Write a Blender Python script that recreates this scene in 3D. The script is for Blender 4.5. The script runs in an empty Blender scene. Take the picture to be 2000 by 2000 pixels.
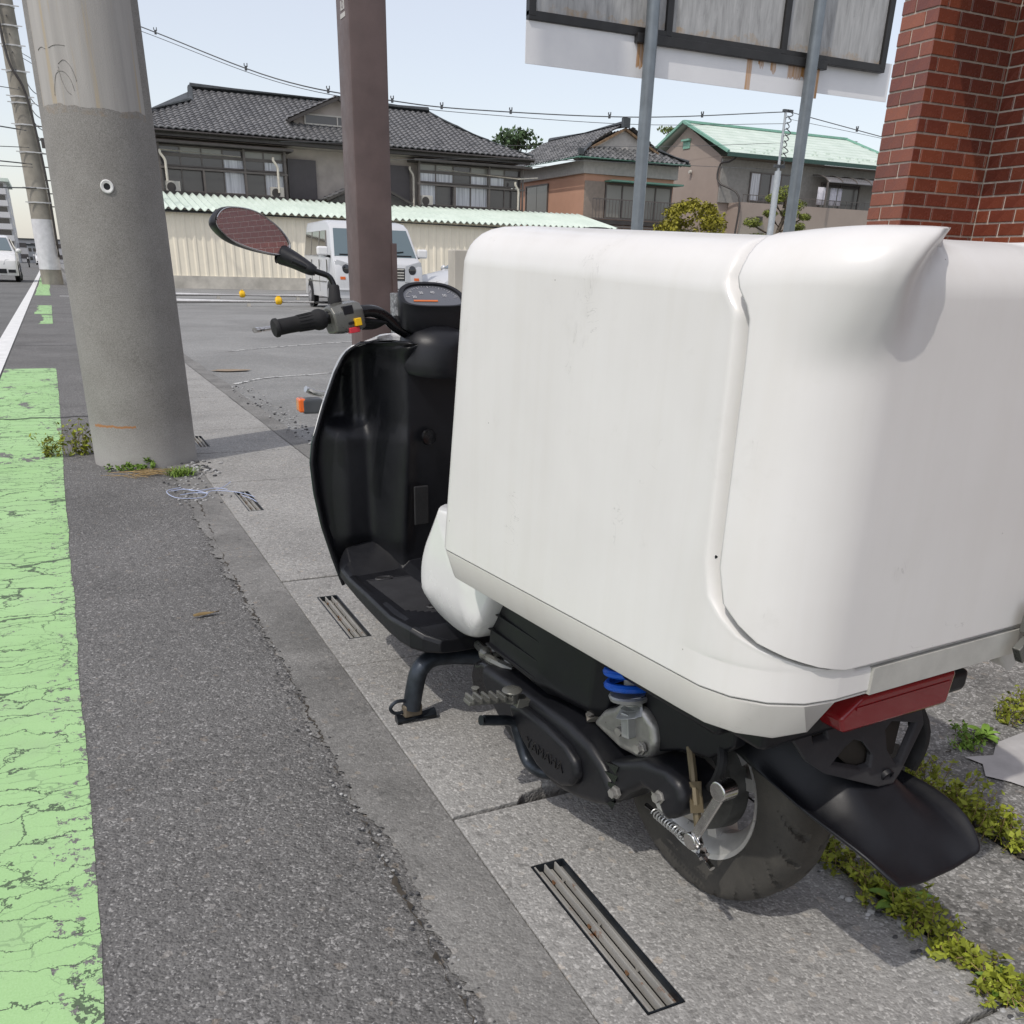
import bpy, bmesh, math, random
from mathutils import Vector, Matrix
R = math.radians
scene = bpy.context.scene
rnd = random.Random(11)

# ------------------------------------------------------------------ camera
PITCH, ROLL, HEAD = R(24.81), R(1.589), R(25.81)
fw = Vector((math.sin(HEAD)*math.cos(PITCH), math.cos(HEAD)*math.cos(PITCH), -math.sin(PITCH)))
r0 = Vector((math.cos(HEAD), -math.sin(HEAD), 0)); u0 = r0.cross(fw)
rt = r0*math.cos(ROLL) + u0*math.sin(ROLL); up = -r0*math.sin(ROLL) + u0*math.cos(ROLL)
cd = bpy.data.cameras.new('camera'); cam = bpy.data.objects.new('camera', cd)
scene.collection.objects.link(cam); scene.camera = cam
mw = Matrix.Identity(4)
for i in range(3):
    mw[i][0], mw[i][1], mw[i][2] = rt[i], up[i], -fw[i]
mw[2][3] = 1.0
cam.matrix_world = mw
cd.sensor_width = 36; cd.lens = 36*1742.5/2000; cd.shift_y = 0.16665
cd.clip_start = 0.02; cd.clip_end = 3000

# ------------------------------------------------------------------ light
SUN_EL = R(54); SUN_AZ = (0.87, 0.49)            # light travels towards +x, +y
w = bpy.data.worlds.new('World'); scene.world = w; w.use_nodes = True
nt = w.node_tree; bg = nt.nodes['Background']
sky = nt.nodes.new('ShaderNodeTexSky'); sky.sky_type = 'NISHITA'; sky.sun_disc = False
sky.sun_elevation = SUN_EL
sky.sun_rotation = math.atan2(-SUN_AZ[0], -SUN_AZ[1])
sky.air_density = 1.0; sky.dust_density = 1.5; sky.ozone_density = 1.0; sky.altitude = 20
veil = nt.nodes.new('ShaderNodeMix'); veil.data_type = 'RGBA'; veil.blend_type = 'ADD'; veil.inputs[0].default_value = 1.0
nt.links.new(sky.outputs[0], veil.inputs[6]); veil.inputs[7].default_value = (4.6, 4.25, 4.05, 1)    # thin even veil of high cloud
nt.links.new(veil.outputs[2], bg.inputs[0]); bg.inputs[1].default_value = 0.10
sd = bpy.data.lights.new('sun', 'SUN'); sd.energy = 2.0; sd.angle = R(0.6); sd.color = (1.0, 0.95, 0.88)
so = bpy.data.objects.new('sun', sd); scene.collection.objects.link(so)
n_ = math.hypot(*SUN_AZ)
sv = Vector((SUN_AZ[0]/n_*math.cos(SUN_EL), SUN_AZ[1]/n_*math.cos(SUN_EL), -math.sin(SUN_EL)))
so.rotation_euler = sv.to_track_quat('-Z', 'Y').to_euler(); so.location = (-8, -4, 12)
vs = scene.view_settings; vs.view_transform = 'Standard'; vs.look = 'None'; vs.gamma = 1.0; vs.exposure = 0.0
vs.use_curve_mapping = False
scene.cycles.max_bounces = 6; scene.cycles.diffuse_bounces = 3; scene.cycles.glossy_bounces = 3; scene.cycles.transmission_bounces = 2

# ------------------------------------------------------------------ helpers
def tag(o, label=None, cat=None, group=None, kind=None):
    if label: o['label'] = label
    if cat: o['category'] = cat
    if group: o['group'] = group
    if kind: o['kind'] = kind
    return o
def empty(name, loc=(0, 0, 0), rz=0, parent=None):
    o = bpy.data.objects.new(name, None); scene.collection.objects.link(o)
    o.empty_display_size = .1; o.location = loc; o.rotation_euler = (0, 0, rz)
    if parent: o.parent = parent
    return o
def copy_tree(o, parent=None):
    c = o.copy(); scene.collection.objects.link(c); c.parent = parent
    for ch in list(o.children): copy_tree(ch, c)
    return c
def orth(d):
    d = Vector(d).normalized()
    a = Vector((0, 0, 1)) if abs(d.z) < .9 else Vector((1, 0, 0))
    x = d.cross(a).normalized(); return x, x.cross(d).normalized()
def smooth(a, b, x):
    t = max(0., min(1., (x-a)/(b-a))); return t*t*(3-2*t)
def lerp_tab(tab, x):
    if x <= tab[0][0]: return tab[0][1]
    for (a, va), (b, vb) in zip(tab, tab[1:]):
        if x <= b: return va + (vb-va)*(x-a)/(b-a)
    return tab[-1][1]
def spline(pts, n=8):
    P = [Vector(p) for p in pts]; P = [P[0]*2-P[1]] + P + [P[-1]*2-P[-2]]; out = []
    for i in range(1, len(P)-2):
        a, b, c, d = P[i-1:i+3]
        for j in range(n):
            t = j/n
            out.append(.5*((2*b)+(c-a)*t+(2*a-5*b+4*c-d)*t*t+(3*b-a-3*c+d)*t**3))
    out.append(P[-2]); return out

class MB:
    def __init__(s): s.v = []; s.f = []; s.mi = []; s.cur = 0
    def add(s, vs, fs):
        n = len(s.v); s.v += [tuple(v) for v in vs]
        for f in fs: s.f.append(tuple(i+n for i in f)); s.mi.append(s.cur)
        return s
    def box(s, x0, x1, y0, y1, z0, z1):
        x0, x1 = sorted((x0, x1)); y0, y1 = sorted((y0, y1)); z0, z1 = sorted((z0, z1))
        return s.add([(x0,y0,z0),(x1,y0,z0),(x1,y1,z0),(x0,y1,z0),(x0,y0,z1),(x1,y0,z1),(x1,y1,z1),(x0,y1,z1)],
                     [(0,3,2,1),(4,5,6,7),(0,1,5,4),(1,2,6,5),(2,3,7,6),(3,0,4,7)])
    def obox(s, c, ax, hx, hy, hz):
        c = Vector(c); X, Y, Z = [Vector(a) for a in ax]; vs = []
        for k in (-1, 1):
            for (i, j) in ((-1,-1),(1,-1),(1,1),(-1,1)): vs.append(c+X*hx*i+Y*hy*j+Z*hz*k)
        return s.add(vs, [(0,3,2,1),(4,5,6,7),(0,1,5,4),(1,2,6,5),(2,3,7,6),(3,0,4,7)])
    def bar(s, p0, p1, w, h, upv=(0, 0, 1)):
        p0, p1 = Vector(p0), Vector(p1); d = (p1-p0); L = d.length; d.normalize()
        x = d.cross(Vector(upv)).normalized(); z = x.cross(d)
        return s.obox((p0+p1)/2, (x, d, z), w/2, L/2, h/2)
    def tube(s, pts, r, n=8, caps=True, closed=False, flat=1.0):
        P = [Vector(p) for p in pts]; m = len(P); rs = r if isinstance(r, (list, tuple)) else [r]*m
        vs = []; x = None
        for i, p in enumerate(P):
            d = (P[(i+1) % m]-P[i-1]) if closed else (P[min(i+1, m-1)]-P[max(i-1, 0)])
            if d.length < 1e-9: d = Vector((0, 0, 1))
            d.normalize()
            if x is None: x, y = orth(d)
            else:
                x = (x-d*x.dot(d)).normalized(); y = x.cross(d)*-1; y = d.cross(x)
            for k in range(n):
                a = 2*math.pi*k/n; vs.append(p+x*(rs[i]*math.cos(a))+y*(rs[i]*flat*math.sin(a)))
        fs = []
        for i in range(m if closed else m-1):
            j = (i+1) % m
            for k in range(n):
                fs.append((i*n+k, i*n+(k+1) % n, j*n+(k+1) % n, j*n+k))
        if caps and not closed:
            fs.append(tuple(reversed(range(n)))); fs.append(tuple((m-1)*n+k for k in range(n)))
        return s.add(vs, fs)
    def cyl(s, p0, p1, r0, r1=None, n=16): return s.tube([p0, p1], [r0, r1 if r1 is not None else r0], n)
    def lathe(s, c, axis, prof, n=24, caps=True):
        """prof: (along, radius)"""
        c = Vector(c); d = Vector(axis).normalized(); x, y = orth(d); vs = []
        for (t, r) in prof:
            for k in range(n):
                a = 2*math.pi*k/n; vs.append(c+d*t+x*(r*math.cos(a))+y*(r*math.sin(a)))
        m = len(prof); fs = []
        for i in range(m-1):
            for k in range(n): fs.append((i*n+k, i*n+(k+1) % n, (i+1)*n+(k+1) % n, (i+1)*n+k))
        if caps:
            fs.append(tuple(reversed(range(n)))); fs.append(tuple((m-1)*n+k for k in range(n)))
        return s.add(vs, fs)
    def prism(s, poly, fn, a, b):
        """poly 2-D outline; fn(p, depth) -> 3-D"""
        n = len(poly); vs = [fn(p, a) for p in poly]+[fn(p, b) for p in poly]
        fs = [tuple(range(n)), tuple(reversed(range(n, 2*n)))]
        for i in range(n): fs.append((i, i+n, (i+1) % n+n, (i+1) % n))
        return s.add(vs, fs)
    def grid(s, rows, cu=False, cv=False):
        m, n = len(rows), len(rows[0]); vs = [p for r in rows for p in r]; fs = []
        for i in range(m if cv else m-1):
            for j in range(n if cu else n-1):
                fs.append((i*n+j, i*n+(j+1) % n, ((i+1) % m)*n+(j+1) % n, ((i+1) % m)*n+j))
        return s.add(vs, fs)
    def ball(s, c, r, n=10, m=6, sc=(1, 1, 1)):
        c = Vector(c); rows = []
        for i in range(1, m):
            t = math.pi*i/m
            rows.append([c+Vector((sc[0]*r*math.sin(t)*math.cos(2*math.pi*j/n), sc[1]*r*math.sin(t)*math.sin(2*math.pi*j/n), sc[2]*r*math.cos(t))) for j in range(n)])
        k = len(s.v); s.grid(rows, cu=True)
        t = len(s.v); s.v.append(tuple(c+Vector((0, 0, r*sc[2])))); s.v.append(tuple(c-Vector((0, 0, r*sc[2]))))
        for j in range(n):
            s.f.append((k+j, t, k+(j+1) % n)); s.mi.append(s.cur)
            b = k+(m-2)*n; s.f.append((b+(j+1) % n, t+1, b+j)); s.mi.append(s.cur)
        return s
    def build(s, name, mat, parent=None, angle=38, bevel=None, seg=2, sub=0, solid=None, fix=True, flat=False):
        me = bpy.data.meshes.new(name); me.from_pydata(s.v, [], s.f)
        mats = mat if isinstance(mat, (list, tuple)) else [mat]
        for m_ in mats: me.materials.append(m_)
        if len(mats) > 1: me.polygons.foreach_set('material_index', s.mi)
        if fix:
            bm = bmesh.new(); bm.from_mesh(me); bmesh.ops.recalc_face_normals(bm, faces=bm.faces); bm.to_mesh(me); bm.free()
        if not flat:
            me.polygons.foreach_set('use_smooth', [True]*len(me.polygons))
            if not sub: me.set_sharp_from_angle(angle=R(angle))
        me.update()
        o = bpy.data.objects.new(name, me); scene.collection.objects.link(o)
        if parent: o.parent = parent
        if solid:
            md = o.modifiers.new('solid', 'SOLIDIFY'); md.thickness = solid; md.offset = -1
        if bevel:
            md = o.modifiers.new('bevel', 'BEVEL'); md.width = bevel; md.segments = seg; md.limit_method = 'ANGLE'; md.angle_limit = R(30); md.harden_normals = True
        if sub:
            md = o.modifiers.new('sub', 'SUBSURF'); md.levels = sub; md.render_levels = sub
        return o

# ------------------------------------------------------------------ materials
class NT:
    def __init__(s, name):
        s.m = bpy.data.materials.new(name); s.m.use_nodes = True; s.t = s.m.node_tree
        s.b = s.t.nodes['Principled BSDF']; s.co = None
    def n(s, typ, **kw):
        nd = s.t.nodes.new('ShaderNode'+typ)
        for k_, v in kw.items():
            if k_ in nd.bl_rna.properties.keys(): setattr(nd, k_, v)
            else: s.set(nd, k_, v)
        return nd
    def set(s, nd, key, v):
        sock = nd.inputs[key.replace('_', ' ')] if isinstance(key, str) and key.replace('_', ' ') in nd.inputs else nd.inputs[key]
        if hasattr(v, 'is_output') or isinstance(v, bpy.types.NodeSocket): s.t.links.new(v, sock)
        else: sock.default_value = v
    def coord(s, scale=None, kind='Object'):
        if s.co is None: s.co = s.n('TexCoord')
        o = s.co.outputs[kind]
        if scale is None: return o
        mp = s.n('Mapping'); s.t.links.new(o, mp.inputs[0]); mp.inputs[3].default_value = scale if hasattr(scale, '__len__') else (scale,)*3
        return mp.outputs[0]
    def noise(s, scale, detail=4, rough=.55, vec=None, dist=0):
        nd = s.n('TexNoise'); s.t.links.new(vec if vec is not None else s.coord(), nd.inputs['Vector'])
        nd.inputs['Scale'].default_value = scale; nd.inputs['Detail'].default_value = detail; nd.inputs['Roughness'].default_value = rough; nd.inputs['Distortion'].default_value = dist
        return nd.outputs[0]
    def voro(s, scale, feature='F1', vec=None, out='Distance', rnd_=1.0):
        nd = s.n('TexVoronoi'); nd.feature = feature; s.t.links.new(vec if vec is not None else s.coord(), nd.inputs['Vector'])
        nd.inputs['Scale'].default_value = scale; nd.inputs['Randomness'].default_value = rnd_
        return nd.outputs[out]
    def ramp(s, fac, stops, interp='LINEAR'):
        nd = s.n('ValToRGB'); nd.color_ramp.interpolation = interp; e = nd.color_ramp.elements
        while len(e) < len(stops): e.new(.5)
        for el, (p, c) in zip(e, stops):
            el.position = p; el.color = (c[0], c[1], c[2], 1) if hasattr(c, '__len__') else (c, c, c, 1)
        s.t.links.new(fac, nd.inputs[0]); return nd.outputs[0]
    def mix(s, fac, a, b, mode='MIX'):
        nd = s.n('Mix'); nd.data_type = 'RGBA'; nd.blend_type = mode
        for i, v in ((0, fac), (6, a), (7, b)):
            if isinstance(v, bpy.types.NodeSocket): s.t.links.new(v, nd.inputs[i])
            elif i == 0: nd.inputs[0].default_value = v
            else: nd.inputs[i].default_value = (v[0], v[1], v[2], 1) if hasattr(v, '__len__') else (v, v, v, 1)
        return nd.outputs[2]
    def math(s, op, a, b=0, c=0):
        nd = s.n('Math'); nd.operation = op
        for i, v in enumerate((a, b, c)):
            if isinstance(v, bpy.types.NodeSocket): s.t.links.new(v, nd.inputs[i])
            else: nd.inputs[i].default_value = v
        return nd.outputs[0]
    def bump(s, h, strength=.3, dist=.01):
        nd = s.n('Bump'); nd.inputs['Strength'].default_value = strength; nd.inputs['Distance'].default_value = dist
        s.t.links.new(h, nd.inputs['Height']); s.t.links.new(nd.outputs[0], s.b.inputs['Normal'])
    def base(s, c):
        if isinstance(c, bpy.types.NodeSocket): s.t.links.new(c, s.b.inputs['Base Color'])
        else: s.b.inputs['Base Color'].default_value = (c[0], c[1], c[2], 1)
    def rough(s, r):
        if isinstance(r, bpy.types.NodeSocket): s.t.links.new(r, s.b.inputs['Roughness'])
        else: s.b.inputs['Roughness'].default_value = r
    def p(s, key, v): s.b.inputs[key].default_value = v

def plain(name, c, rough=.5, metal=0., var=.12, scale=6., bump=0., bscale=200., coat=0., spec=None):
    """paint / plastic / metal with slight tonal and gloss variation"""
    t = NT(name); f = t.noise(scale, 5, .6)
    hi = [min(1, x*(1+var)) for x in c]; lo = [x*(1-var) for x in c]
    t.base(t.ramp(f, [(.3, lo), (.7, hi)])); t.p('Metallic', metal)
    t.rough(t.ramp(t.noise(scale*3.1, 4, .6), [(.3, max(0, rough-.07)), (.7, min(1, rough+.09))]))
    if bump: t.bump(t.noise(bscale, 3, .5), bump, .002)
    if coat: t.p('Coat Weight', coat); t.p('Coat Roughness', .08)
    if spec is not None: t.p('Specular IOR Level', spec)
    return t.m
MT = {}
def stone_ground(name, cols, scale, big, bstr, tint=(1, 1, 1), stain=.25, light=.10, patch=1.3):
    """asphalt / exposed-aggregate concrete: fine grit, angular pale and dark stones, broad stains"""
    t = NT(name)
    nz = t.n('TexNoise'); t.t.links.new(t.coord(), nz.inputs['Vector']); nz.inputs['Scale'].default_value = scale*.9; nz.inputs['Detail'].default_value = 3
    va = t.n('VectorMath'); va.operation = 'MULTIPLY_ADD'; t.t.links.new(nz.outputs[1], va.inputs[0]); va.inputs[1].default_value = (.9/scale,)*3; t.t.links.new(t.coord(), va.inputs[2])
    vec = va.outputs[0]
    def cells(sc, frac, off):
        cell = t.voro(sc, 'F1', vec=vec, out='Color'); sep = t.n('SeparateColor'); t.t.links.new(cell, sep.inputs[0])
        return sep, t.math('GREATER_THAN', sep.outputs[off], 1-frac)
    sa, ma = cells(scale, light, 0); sb, mb = cells(scale*.5, big*.42, 1); sc_, mc = cells(scale*1.9, light*1.3, 2); sd_, md = cells(scale*.62, big*.4, 0)
    fine = t.noise(scale*1.6, 4, .75); mid = t.noise(scale*.25, 4, .7)
    c = t.ramp(fine, [(.30, cols[0]), (.47, cols[1]), (.70, cols[2])])
    c = t.mix(.5, c, t.ramp(sa.outputs[1], [(0, cols[0]), (.5, cols[1]), (1, cols[2])]))
    c = t.mix(.35, c, t.ramp(mid, [(.3, cols[0]), (.7, cols[2])]))
    bright = t.ramp(sa.outputs[2], [(0, cols[2]), (.7, cols[3]), (1, [min(1, x*1.2) for x in cols[3]])])
    c = t.mix(t.math('MULTIPLY', ma, .72), c, bright); c = t.mix(t.math('MULTIPLY', mc, .75), c, cols[3])
    warm = [cols[2][0]*1.15, cols[2][1]*.98, cols[2][2]*.8]
    c = t.mix(t.math('MULTIPLY', mb, .5), c, t.ramp(sb.outputs[2], [(0, cols[0]), (.4, cols[2]), (.6, warm), (1, cols[3])]))
    c = t.mix(t.math('MULTIPLY', md, .45), c, [x*.75 for x in cols[0]])
    big_n = t.noise(patch, 6, .62, dist=.6)
    c = t.mix(1, c, t.ramp(big_n, [(.28, [1-stain]*3), (.55, [1]*3), (.75, [1+stain*.5]*3)]), 'MULTIPLY')
    c = t.mix(1, c, tint, 'MULTIPLY')
    t.base(c); t.rough(.9); t.p('Specular IOR Level', .25)
    h = t.math('ADD', t.math('MULTIPLY', t.voro(scale, 'F1', vec=vec), -.5), t.math('MULTIPLY', t.noise(scale*.45, 2, .75), 1.4))
    t.bump(h, bstr, .006)
    return t.m
g3 = lambda v, r=1.0, b=.97: (v*r, v, v*b)
MT['asphalt'] = stone_ground('asphalt', [g3(.095, 1.02), g3(.148, 1.02), g3(.205, 1.02), g3(.36, 1.02)], 150, .12, 1.0, light=.06)
MT['road'] = stone_ground('road_asphalt', [g3(.10), g3(.15), g3(.20), g3(.30)], 150, .08, .4, light=.05, patch=.6)
MT['lot'] = stone_ground('lot_asphalt', [g3(.17), g3(.25), g3(.32), g3(.42)], 110, .1, .55, light=.05, patch=.45, stain=.3)
MT['slab'] = stone_ground('gutter_concrete', [g3(.18, 1.02, .95), g3(.30, 1.02, .95), g3(.38, 1.02, .95), g3(.48, 1.02, .95)], 165, .14, .45, light=.06, patch=2.2, stain=.2)
MT['lip'] = stone_ground('edge_concrete', [g3(.13, 1.02, .95), g3(.21, 1.02, .95), g3(.26, 1.02, .95), g3(.34, 1.02, .95)], 170, .08, .45, light=.03, patch=3.0, stain=.38)
MT['forecourt'] = stone_ground('forecourt_concrete', [g3(.10, 1.02, .93), g3(.20, 1.02, .93), g3(.30, 1.02, .94), g3(.44, 1.02, .95)], 135, .2, .7, light=.10, patch=3.4, stain=.42)
def concrete_pole():
    t = NT('pole_concrete')
    f = t.noise(5, 6, .65); fine = t.noise(220, 3, .7)
    c = t.ramp(f, [(.3, (.19, .18, .165)), (.7, (.30, .29, .27))])
    c = t.mix(.5, c, t.ramp(fine, [(.35, (.12, .115, .105)), (.65, (.40, .385, .36))]))
    st = t.noise(1, 5, .6, vec=t.coord((22, 22, .7)), dist=.4)
    sep = t.n('SeparateXYZ'); t.t.links.new(t.coord(), sep.inputs[0])
    # old poster band scrubbed off: pale streaks above, ragged rust line, pale foot of the pole
    z = sep.outputs[2]; zw = t.math('ADD', z, t.math('MULTIPLY', t.noise(9, 4, .6), .05))
    upm = t.math('GREATER_THAN', zw, 1.645)
    ang = t.math('ARCTAN2', sep.outputs[1], sep.outputs[0])
    side = t.math('MULTIPLY', t.math('GREATER_THAN', ang, -2.75), t.math('LESS_THAN', ang, -.62))
    pm = t.math('MULTIPLY', upm, side)
    pale = t.mix(st, (.26, .25, .235), (.52, .50, .47))
    pale = t.mix(t.ramp(t.noise(1, 4, .6, vec=t.coord((26, 26, 1.0)), dist=.3), [(.57, 0), (.66, 1)]), pale, (.42, .36, .27))
    c = t.mix(pm, c, pale)
    rb = t.math('MULTIPLY', t.math('LESS_THAN', t.math('ABSOLUTE', t.math('SUBTRACT', zw, 1.632)), .016), side)
    c = t.mix(t.math('MULTIPLY', rb, t.ramp(t.noise(14, 3, .6), [(.46, 0), (.64, .5)])), c, (.29, .215, .14))
    foot = t.ramp(t.math('ADD', z, t.math('MULTIPLY', t.noise(4, 4, .6), .18)), [(.14, 1), (.34, 0)])
    c = t.mix(t.math('MULTIPLY', foot, .45), c, (.50, .49, .47))
    sc = t.math('LESS_THAN', t.math('ABSOLUTE', t.math('SUBTRACT', t.math('ADD', z, t.math('MULTIPLY', t.noise(30, 3, .6), .03)), .228)), .006)
    sc = t.math('MULTIPLY', sc, t.math('MULTIPLY', t.math('LESS_THAN', ang, -1.75), t.math('GREATER_THAN', ang, -2.7)))
    c = t.mix(sc, c, (.36, .18, .08))
    t.base(c); t.rough(.9); t.bump(t.math('ADD', fine, f), .35, .004); return t.m
MT['pole'] = concrete_pole()
MT['far_pole'] = plain('far_pole_concrete', (.27, .25, .21), .85, var=.3, scale=1.5)
MT['white_paint'] = plain('line_paint', (.72, .72, .70), .7, var=.12, scale=7, bump=.4, bscale=90)
def green_paint():
    t = NT('green_lane_paint')
    nz = t.n('TexNoise'); t.t.links.new(t.coord(), nz.inputs['Vector']); nz.inputs['Scale'].default_value = 8; nz.inputs['Detail'].default_value = 6; nz.inputs['Roughness'].default_value = .65
    def warped(sx, sy, ax, ay):
        sc = t.coord((sx, sy, 1)); va = t.n('VectorMath'); va.operation = 'MULTIPLY_ADD'; t.t.links.new(nz.outputs[1], va.inputs[0]); va.inputs[1].default_value = (ax, ay, 0); t.t.links.new(sc, va.inputs[2]); return va.outputs[0]
    v1 = warped(4.2, 10, 1.3, 1.5); v2 = warped(11, 24, 1.6, 2.0)
    e = t.voro(1.0, 'DISTANCE_TO_EDGE', vec=v1); e2 = t.voro(1.0, 'DISTANCE_TO_EDGE', vec=v2)
    z1 = t.noise(2.1, 4, .65); z2 = t.noise(3.7, 4, .65)
    wd = t.ramp(z1, [(.34, .006), (.5, .015), (.68, .034)])
    crack = t.math('LESS_THAN', e, wd)
    hair = t.math('MULTIPLY', t.math('LESS_THAN', e2, t.ramp(z2, [(.40, .0), (.52, .016), (.7, .05)])), t.ramp(t.noise(1.3, 3, .6), [(.42, .25), (.56, 1)]))
    lost = t.math('MULTIPLY', t.math('GREATER_THAN', t.noise(42, 5, .72), .60), t.math('GREATER_THAN', t.noise(4.3, 4, .65), .59))
    sep = t.n('SeparateXYZ'); t.t.links.new(t.coord(), sep.inputs[0])
    edgew = t.math('GREATER_THAN', t.math('ADD', sep.outputs[0], t.math('MULTIPLY', t.math('SUBTRACT', t.noise(24, 6, .75), .5), .11)), -.094)
    edgez = t.math('MULTIPLY', t.math('GREATER_THAN', t.math('ADD', sep.outputs[0], t.math('MULTIPLY', t.noise(3, 3, .6), .10)), -.115), t.math('GREATER_THAN', t.noise(34, 5, .75), .58))
    farw = t.math('MULTIPLY', t.math('GREATER_THAN', sep.outputs[1], 5.4), t.math('GREATER_THAN', t.noise(1, 6, .72, vec=t.coord((4, 2.4, 1))), .60))
    flake = t.math('MAXIMUM', t.math('MAXIMUM', lost, edgew), t.math('MAXIMUM', edgez, farw))
    g = t.ramp(t.noise(2.2, 5, .6), [(.3, (.325, .54, .235)), (.7, (.39, .61, .295))])
    g = t.mix(.3, g, t.ramp(t.noise(260, 3, .6), [(.3, (.29, .49, .21)), (.7, (.45, .66, .36))]))
    dirt = t.ramp(t.noise(6, 5, .7), [(.5, 0), (.75, .3)]); g = t.mix(dirt, g, (.30, .36, .26))
    a = t.ramp(t.noise(170, 4, .75), [(.3, g3(.10, 1.03)), (.7, g3(.24, 1.03))])
    c = t.mix(flake, g, a)
    c = t.mix(t.math('MULTIPLY', hair, .6), c, (.13, .19, .115)); c = t.mix(t.math('MULTIPLY', crack, .88), c, (.075, .10, .07))
    t.base(c); t.rough(.85); t.p('Specular IOR Level', .25)
    dn = t.math('MAXIMUM', t.math('MAXIMUM', crack, flake), t.math('MULTIPLY', hair, .5))
    t.bump(t.math('SUBTRACT', t.math('MULTIPLY', t.noise(190, 3, .6), .3), dn), .45, .004)
    return t.m
MT['green'] = green_paint()  # lighter black: grazing sky sheen on the floor painted into the colour
MT['black_plastic'] = plain('black_plastic', (.0085, .009, .0115), .40, var=.25, scale=9, bump=.10, bscale=900, spec=.42)
MT['black_gloss'] = plain('black_paint', (.006, .006, .007), .22, var=.2, scale=12)
MT['worn_black'] = plain('worn_black_steel', (.035, .042, .052), .36, metal=.6, var=.6, scale=16)
MT['rubber'] = plain('rubber', (.011, .011, .012), .75, var=.3, scale=10, bump=.3, bscale=400)
def dusty_rubber():
    t = NT('tyre_rubber'); f = t.noise(7, 5, .65)
    t.base(t.ramp(f, [(.35, (.04, .038, .034)), (.7, (.085, .078, .066))])); t.rough(.8); t.bump(t.noise(260, 3, .6), .3, .002); return t.m
MT['tyre'] = dusty_rubber()
def box_white(name='box_gelcoat', lo=(.70, .685, .66), hi=(.77, .757, .735)):
    t = NT(name)
    f = t.noise(2.5, 5, .6); c = t.ramp(f, [(.3, lo), (.7, hi)])
    run = t.noise(1, 4, .65, vec=t.coord((24, 24, 1.1)), dist=.3); c = t.mix(1, c, t.ramp(run, [(.35, (.98, .977, .97)), (.55, (1, 1, 1))]), 'MULTIPLY')       # faint rain runs
    def hair(sc, thr, zs, amt, col):
        nonlocal c
        sx = t.noise(1, 3, .6, vec=t.coord(sc), dist=1.2); m = t.math('LESS_THAN', t.math('ABSOLUTE', t.math('SUBTRACT', sx, .5)), thr)
        zone = t.ramp(t.noise(zs, 3, .6), [(.655, 0), (.68, 1)]); c = t.mix(t.math('MULTIPLY', t.math('MULTIPLY', m, zone), amt), c, col)
    hair((9, 9, 26), .0035, 7, .45, (.36, .35, .33)); hair((30, 30, 8), .004, 9, .4, (.42, .41, .39))
    sp = t.math('MULTIPLY', t.math('LESS_THAN', t.voro(22, 'F1'), .030), t.math('GREATER_THAN', t.noise(6, 3, .6), .46)); c = t.mix(t.math('MULTIPLY', sp, .75), c, (.20, .18, .16))
    sm = t.ramp(t.noise(9, 5, .7), [(.60, 0), (.72, .16)]); c = t.mix(sm, c, (.50, .48, .44))
    t.base(c); t.rough(t.ramp(t.noise(14, 4, .6), [(.3, .28), (.75, .46)])); t.p('Coat Weight', .2); t.p('Coat Roughness', .18)
    t.bump(t.noise(3.2, 2, .5), .05, .03); return t.m
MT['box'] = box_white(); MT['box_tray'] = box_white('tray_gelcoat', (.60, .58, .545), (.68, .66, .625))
MT['rim_silver'] = plain('rim_silver', (.62, .61, .59), .34, metal=.55, var=.12, scale=20)
MT['frp_grey'] = plain('bare_fibreglass', (.46, .455, .42), .45, var=.12, scale=20)
MT['white_body'] = plain('white_body_paint', (.76, .755, .745), .22, var=.04, scale=5, coat=.5)
MT['green_body'] = plain('dark_green_body', (.012, .04, .03), .3, var=.2)
MT['alu'] = plain('cast_aluminium', (.42, .41, .385), .45, metal=.75, var=.25, scale=18, bump=.25, bscale=220)
MT['chrome'] = plain('plated_steel', (.62, .61, .59), .2, metal=1, var=.12, scale=24)
MT['satin_grey'] = plain('satin_grey_plastic', (.17, .17, .155), .3, metal=.5, var=.15, scale=20)
MT['steel'] = plain('galvanised_steel', (.42, .43, .43), .42, metal=.7, var=.22, scale=14)
MT['post_steel'] = plain('painted_post_steel', (.20, .225, .245), .38, metal=.45, var=.15, scale=6)
MT['blue'] = plain('blue_spring', (.01, .11, .62), .3, var=.15)
MT['red_lens'] = NT('red_lens').m
_t = MT['red_lens'].node_tree.nodes['Principled BSDF']; _t.inputs['Base Color'].default_value = (.24, .004, .008, 1); _t.inputs['Roughness'].default_value = .12; _t.inputs['Coat Weight'].default_value = .6
MT['orange_lens'] = plain('orange_lens', (.75, .14, .02), .15, coat=.5)
MT['yellow'] = plain('yellow_plastic', (.85, .50, .01), .35)
MT['red_plastic'] = plain('red_button', (.62, .04, .06), .4)
def mirror_mat():
    t = NT('mirror_glass'); t.base((.93, .86, .88)); t.p('Metallic', 1.0); t.rough(.012)
    d = t.n('BsdfDiffuse'); d.inputs[0].default_value = (.46, .30, .32, 1); mx = t.n('MixShader'); mx.inputs[0].default_value = .30      # dust haze; its pink is painted in to brighten the brick reflection
    out = t.t.nodes['Material Output']; t.t.links.new(t.b.outputs[0], mx.inputs[1]); t.t.links.new(d.outputs[0], mx.inputs[2]); t.t.links.new(mx.outputs[0], out.inputs[0]); return t.m
MT['mirror'] = mirror_mat()
def glass(name, c, rough=.06, spec=.7):
    t = NT(name); t.base(c); t.rough(rough); t.p('Specular IOR Level', spec); t.p('Coat Weight', .6); t.p('Coat Roughness', .03); return t.m
MT['dark_glass'] = glass('dark_glass', (.012, .013, .016))
MT['lens_clear'] = glass('lamp_lens', (.45, .46, .47), .08)
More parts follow.
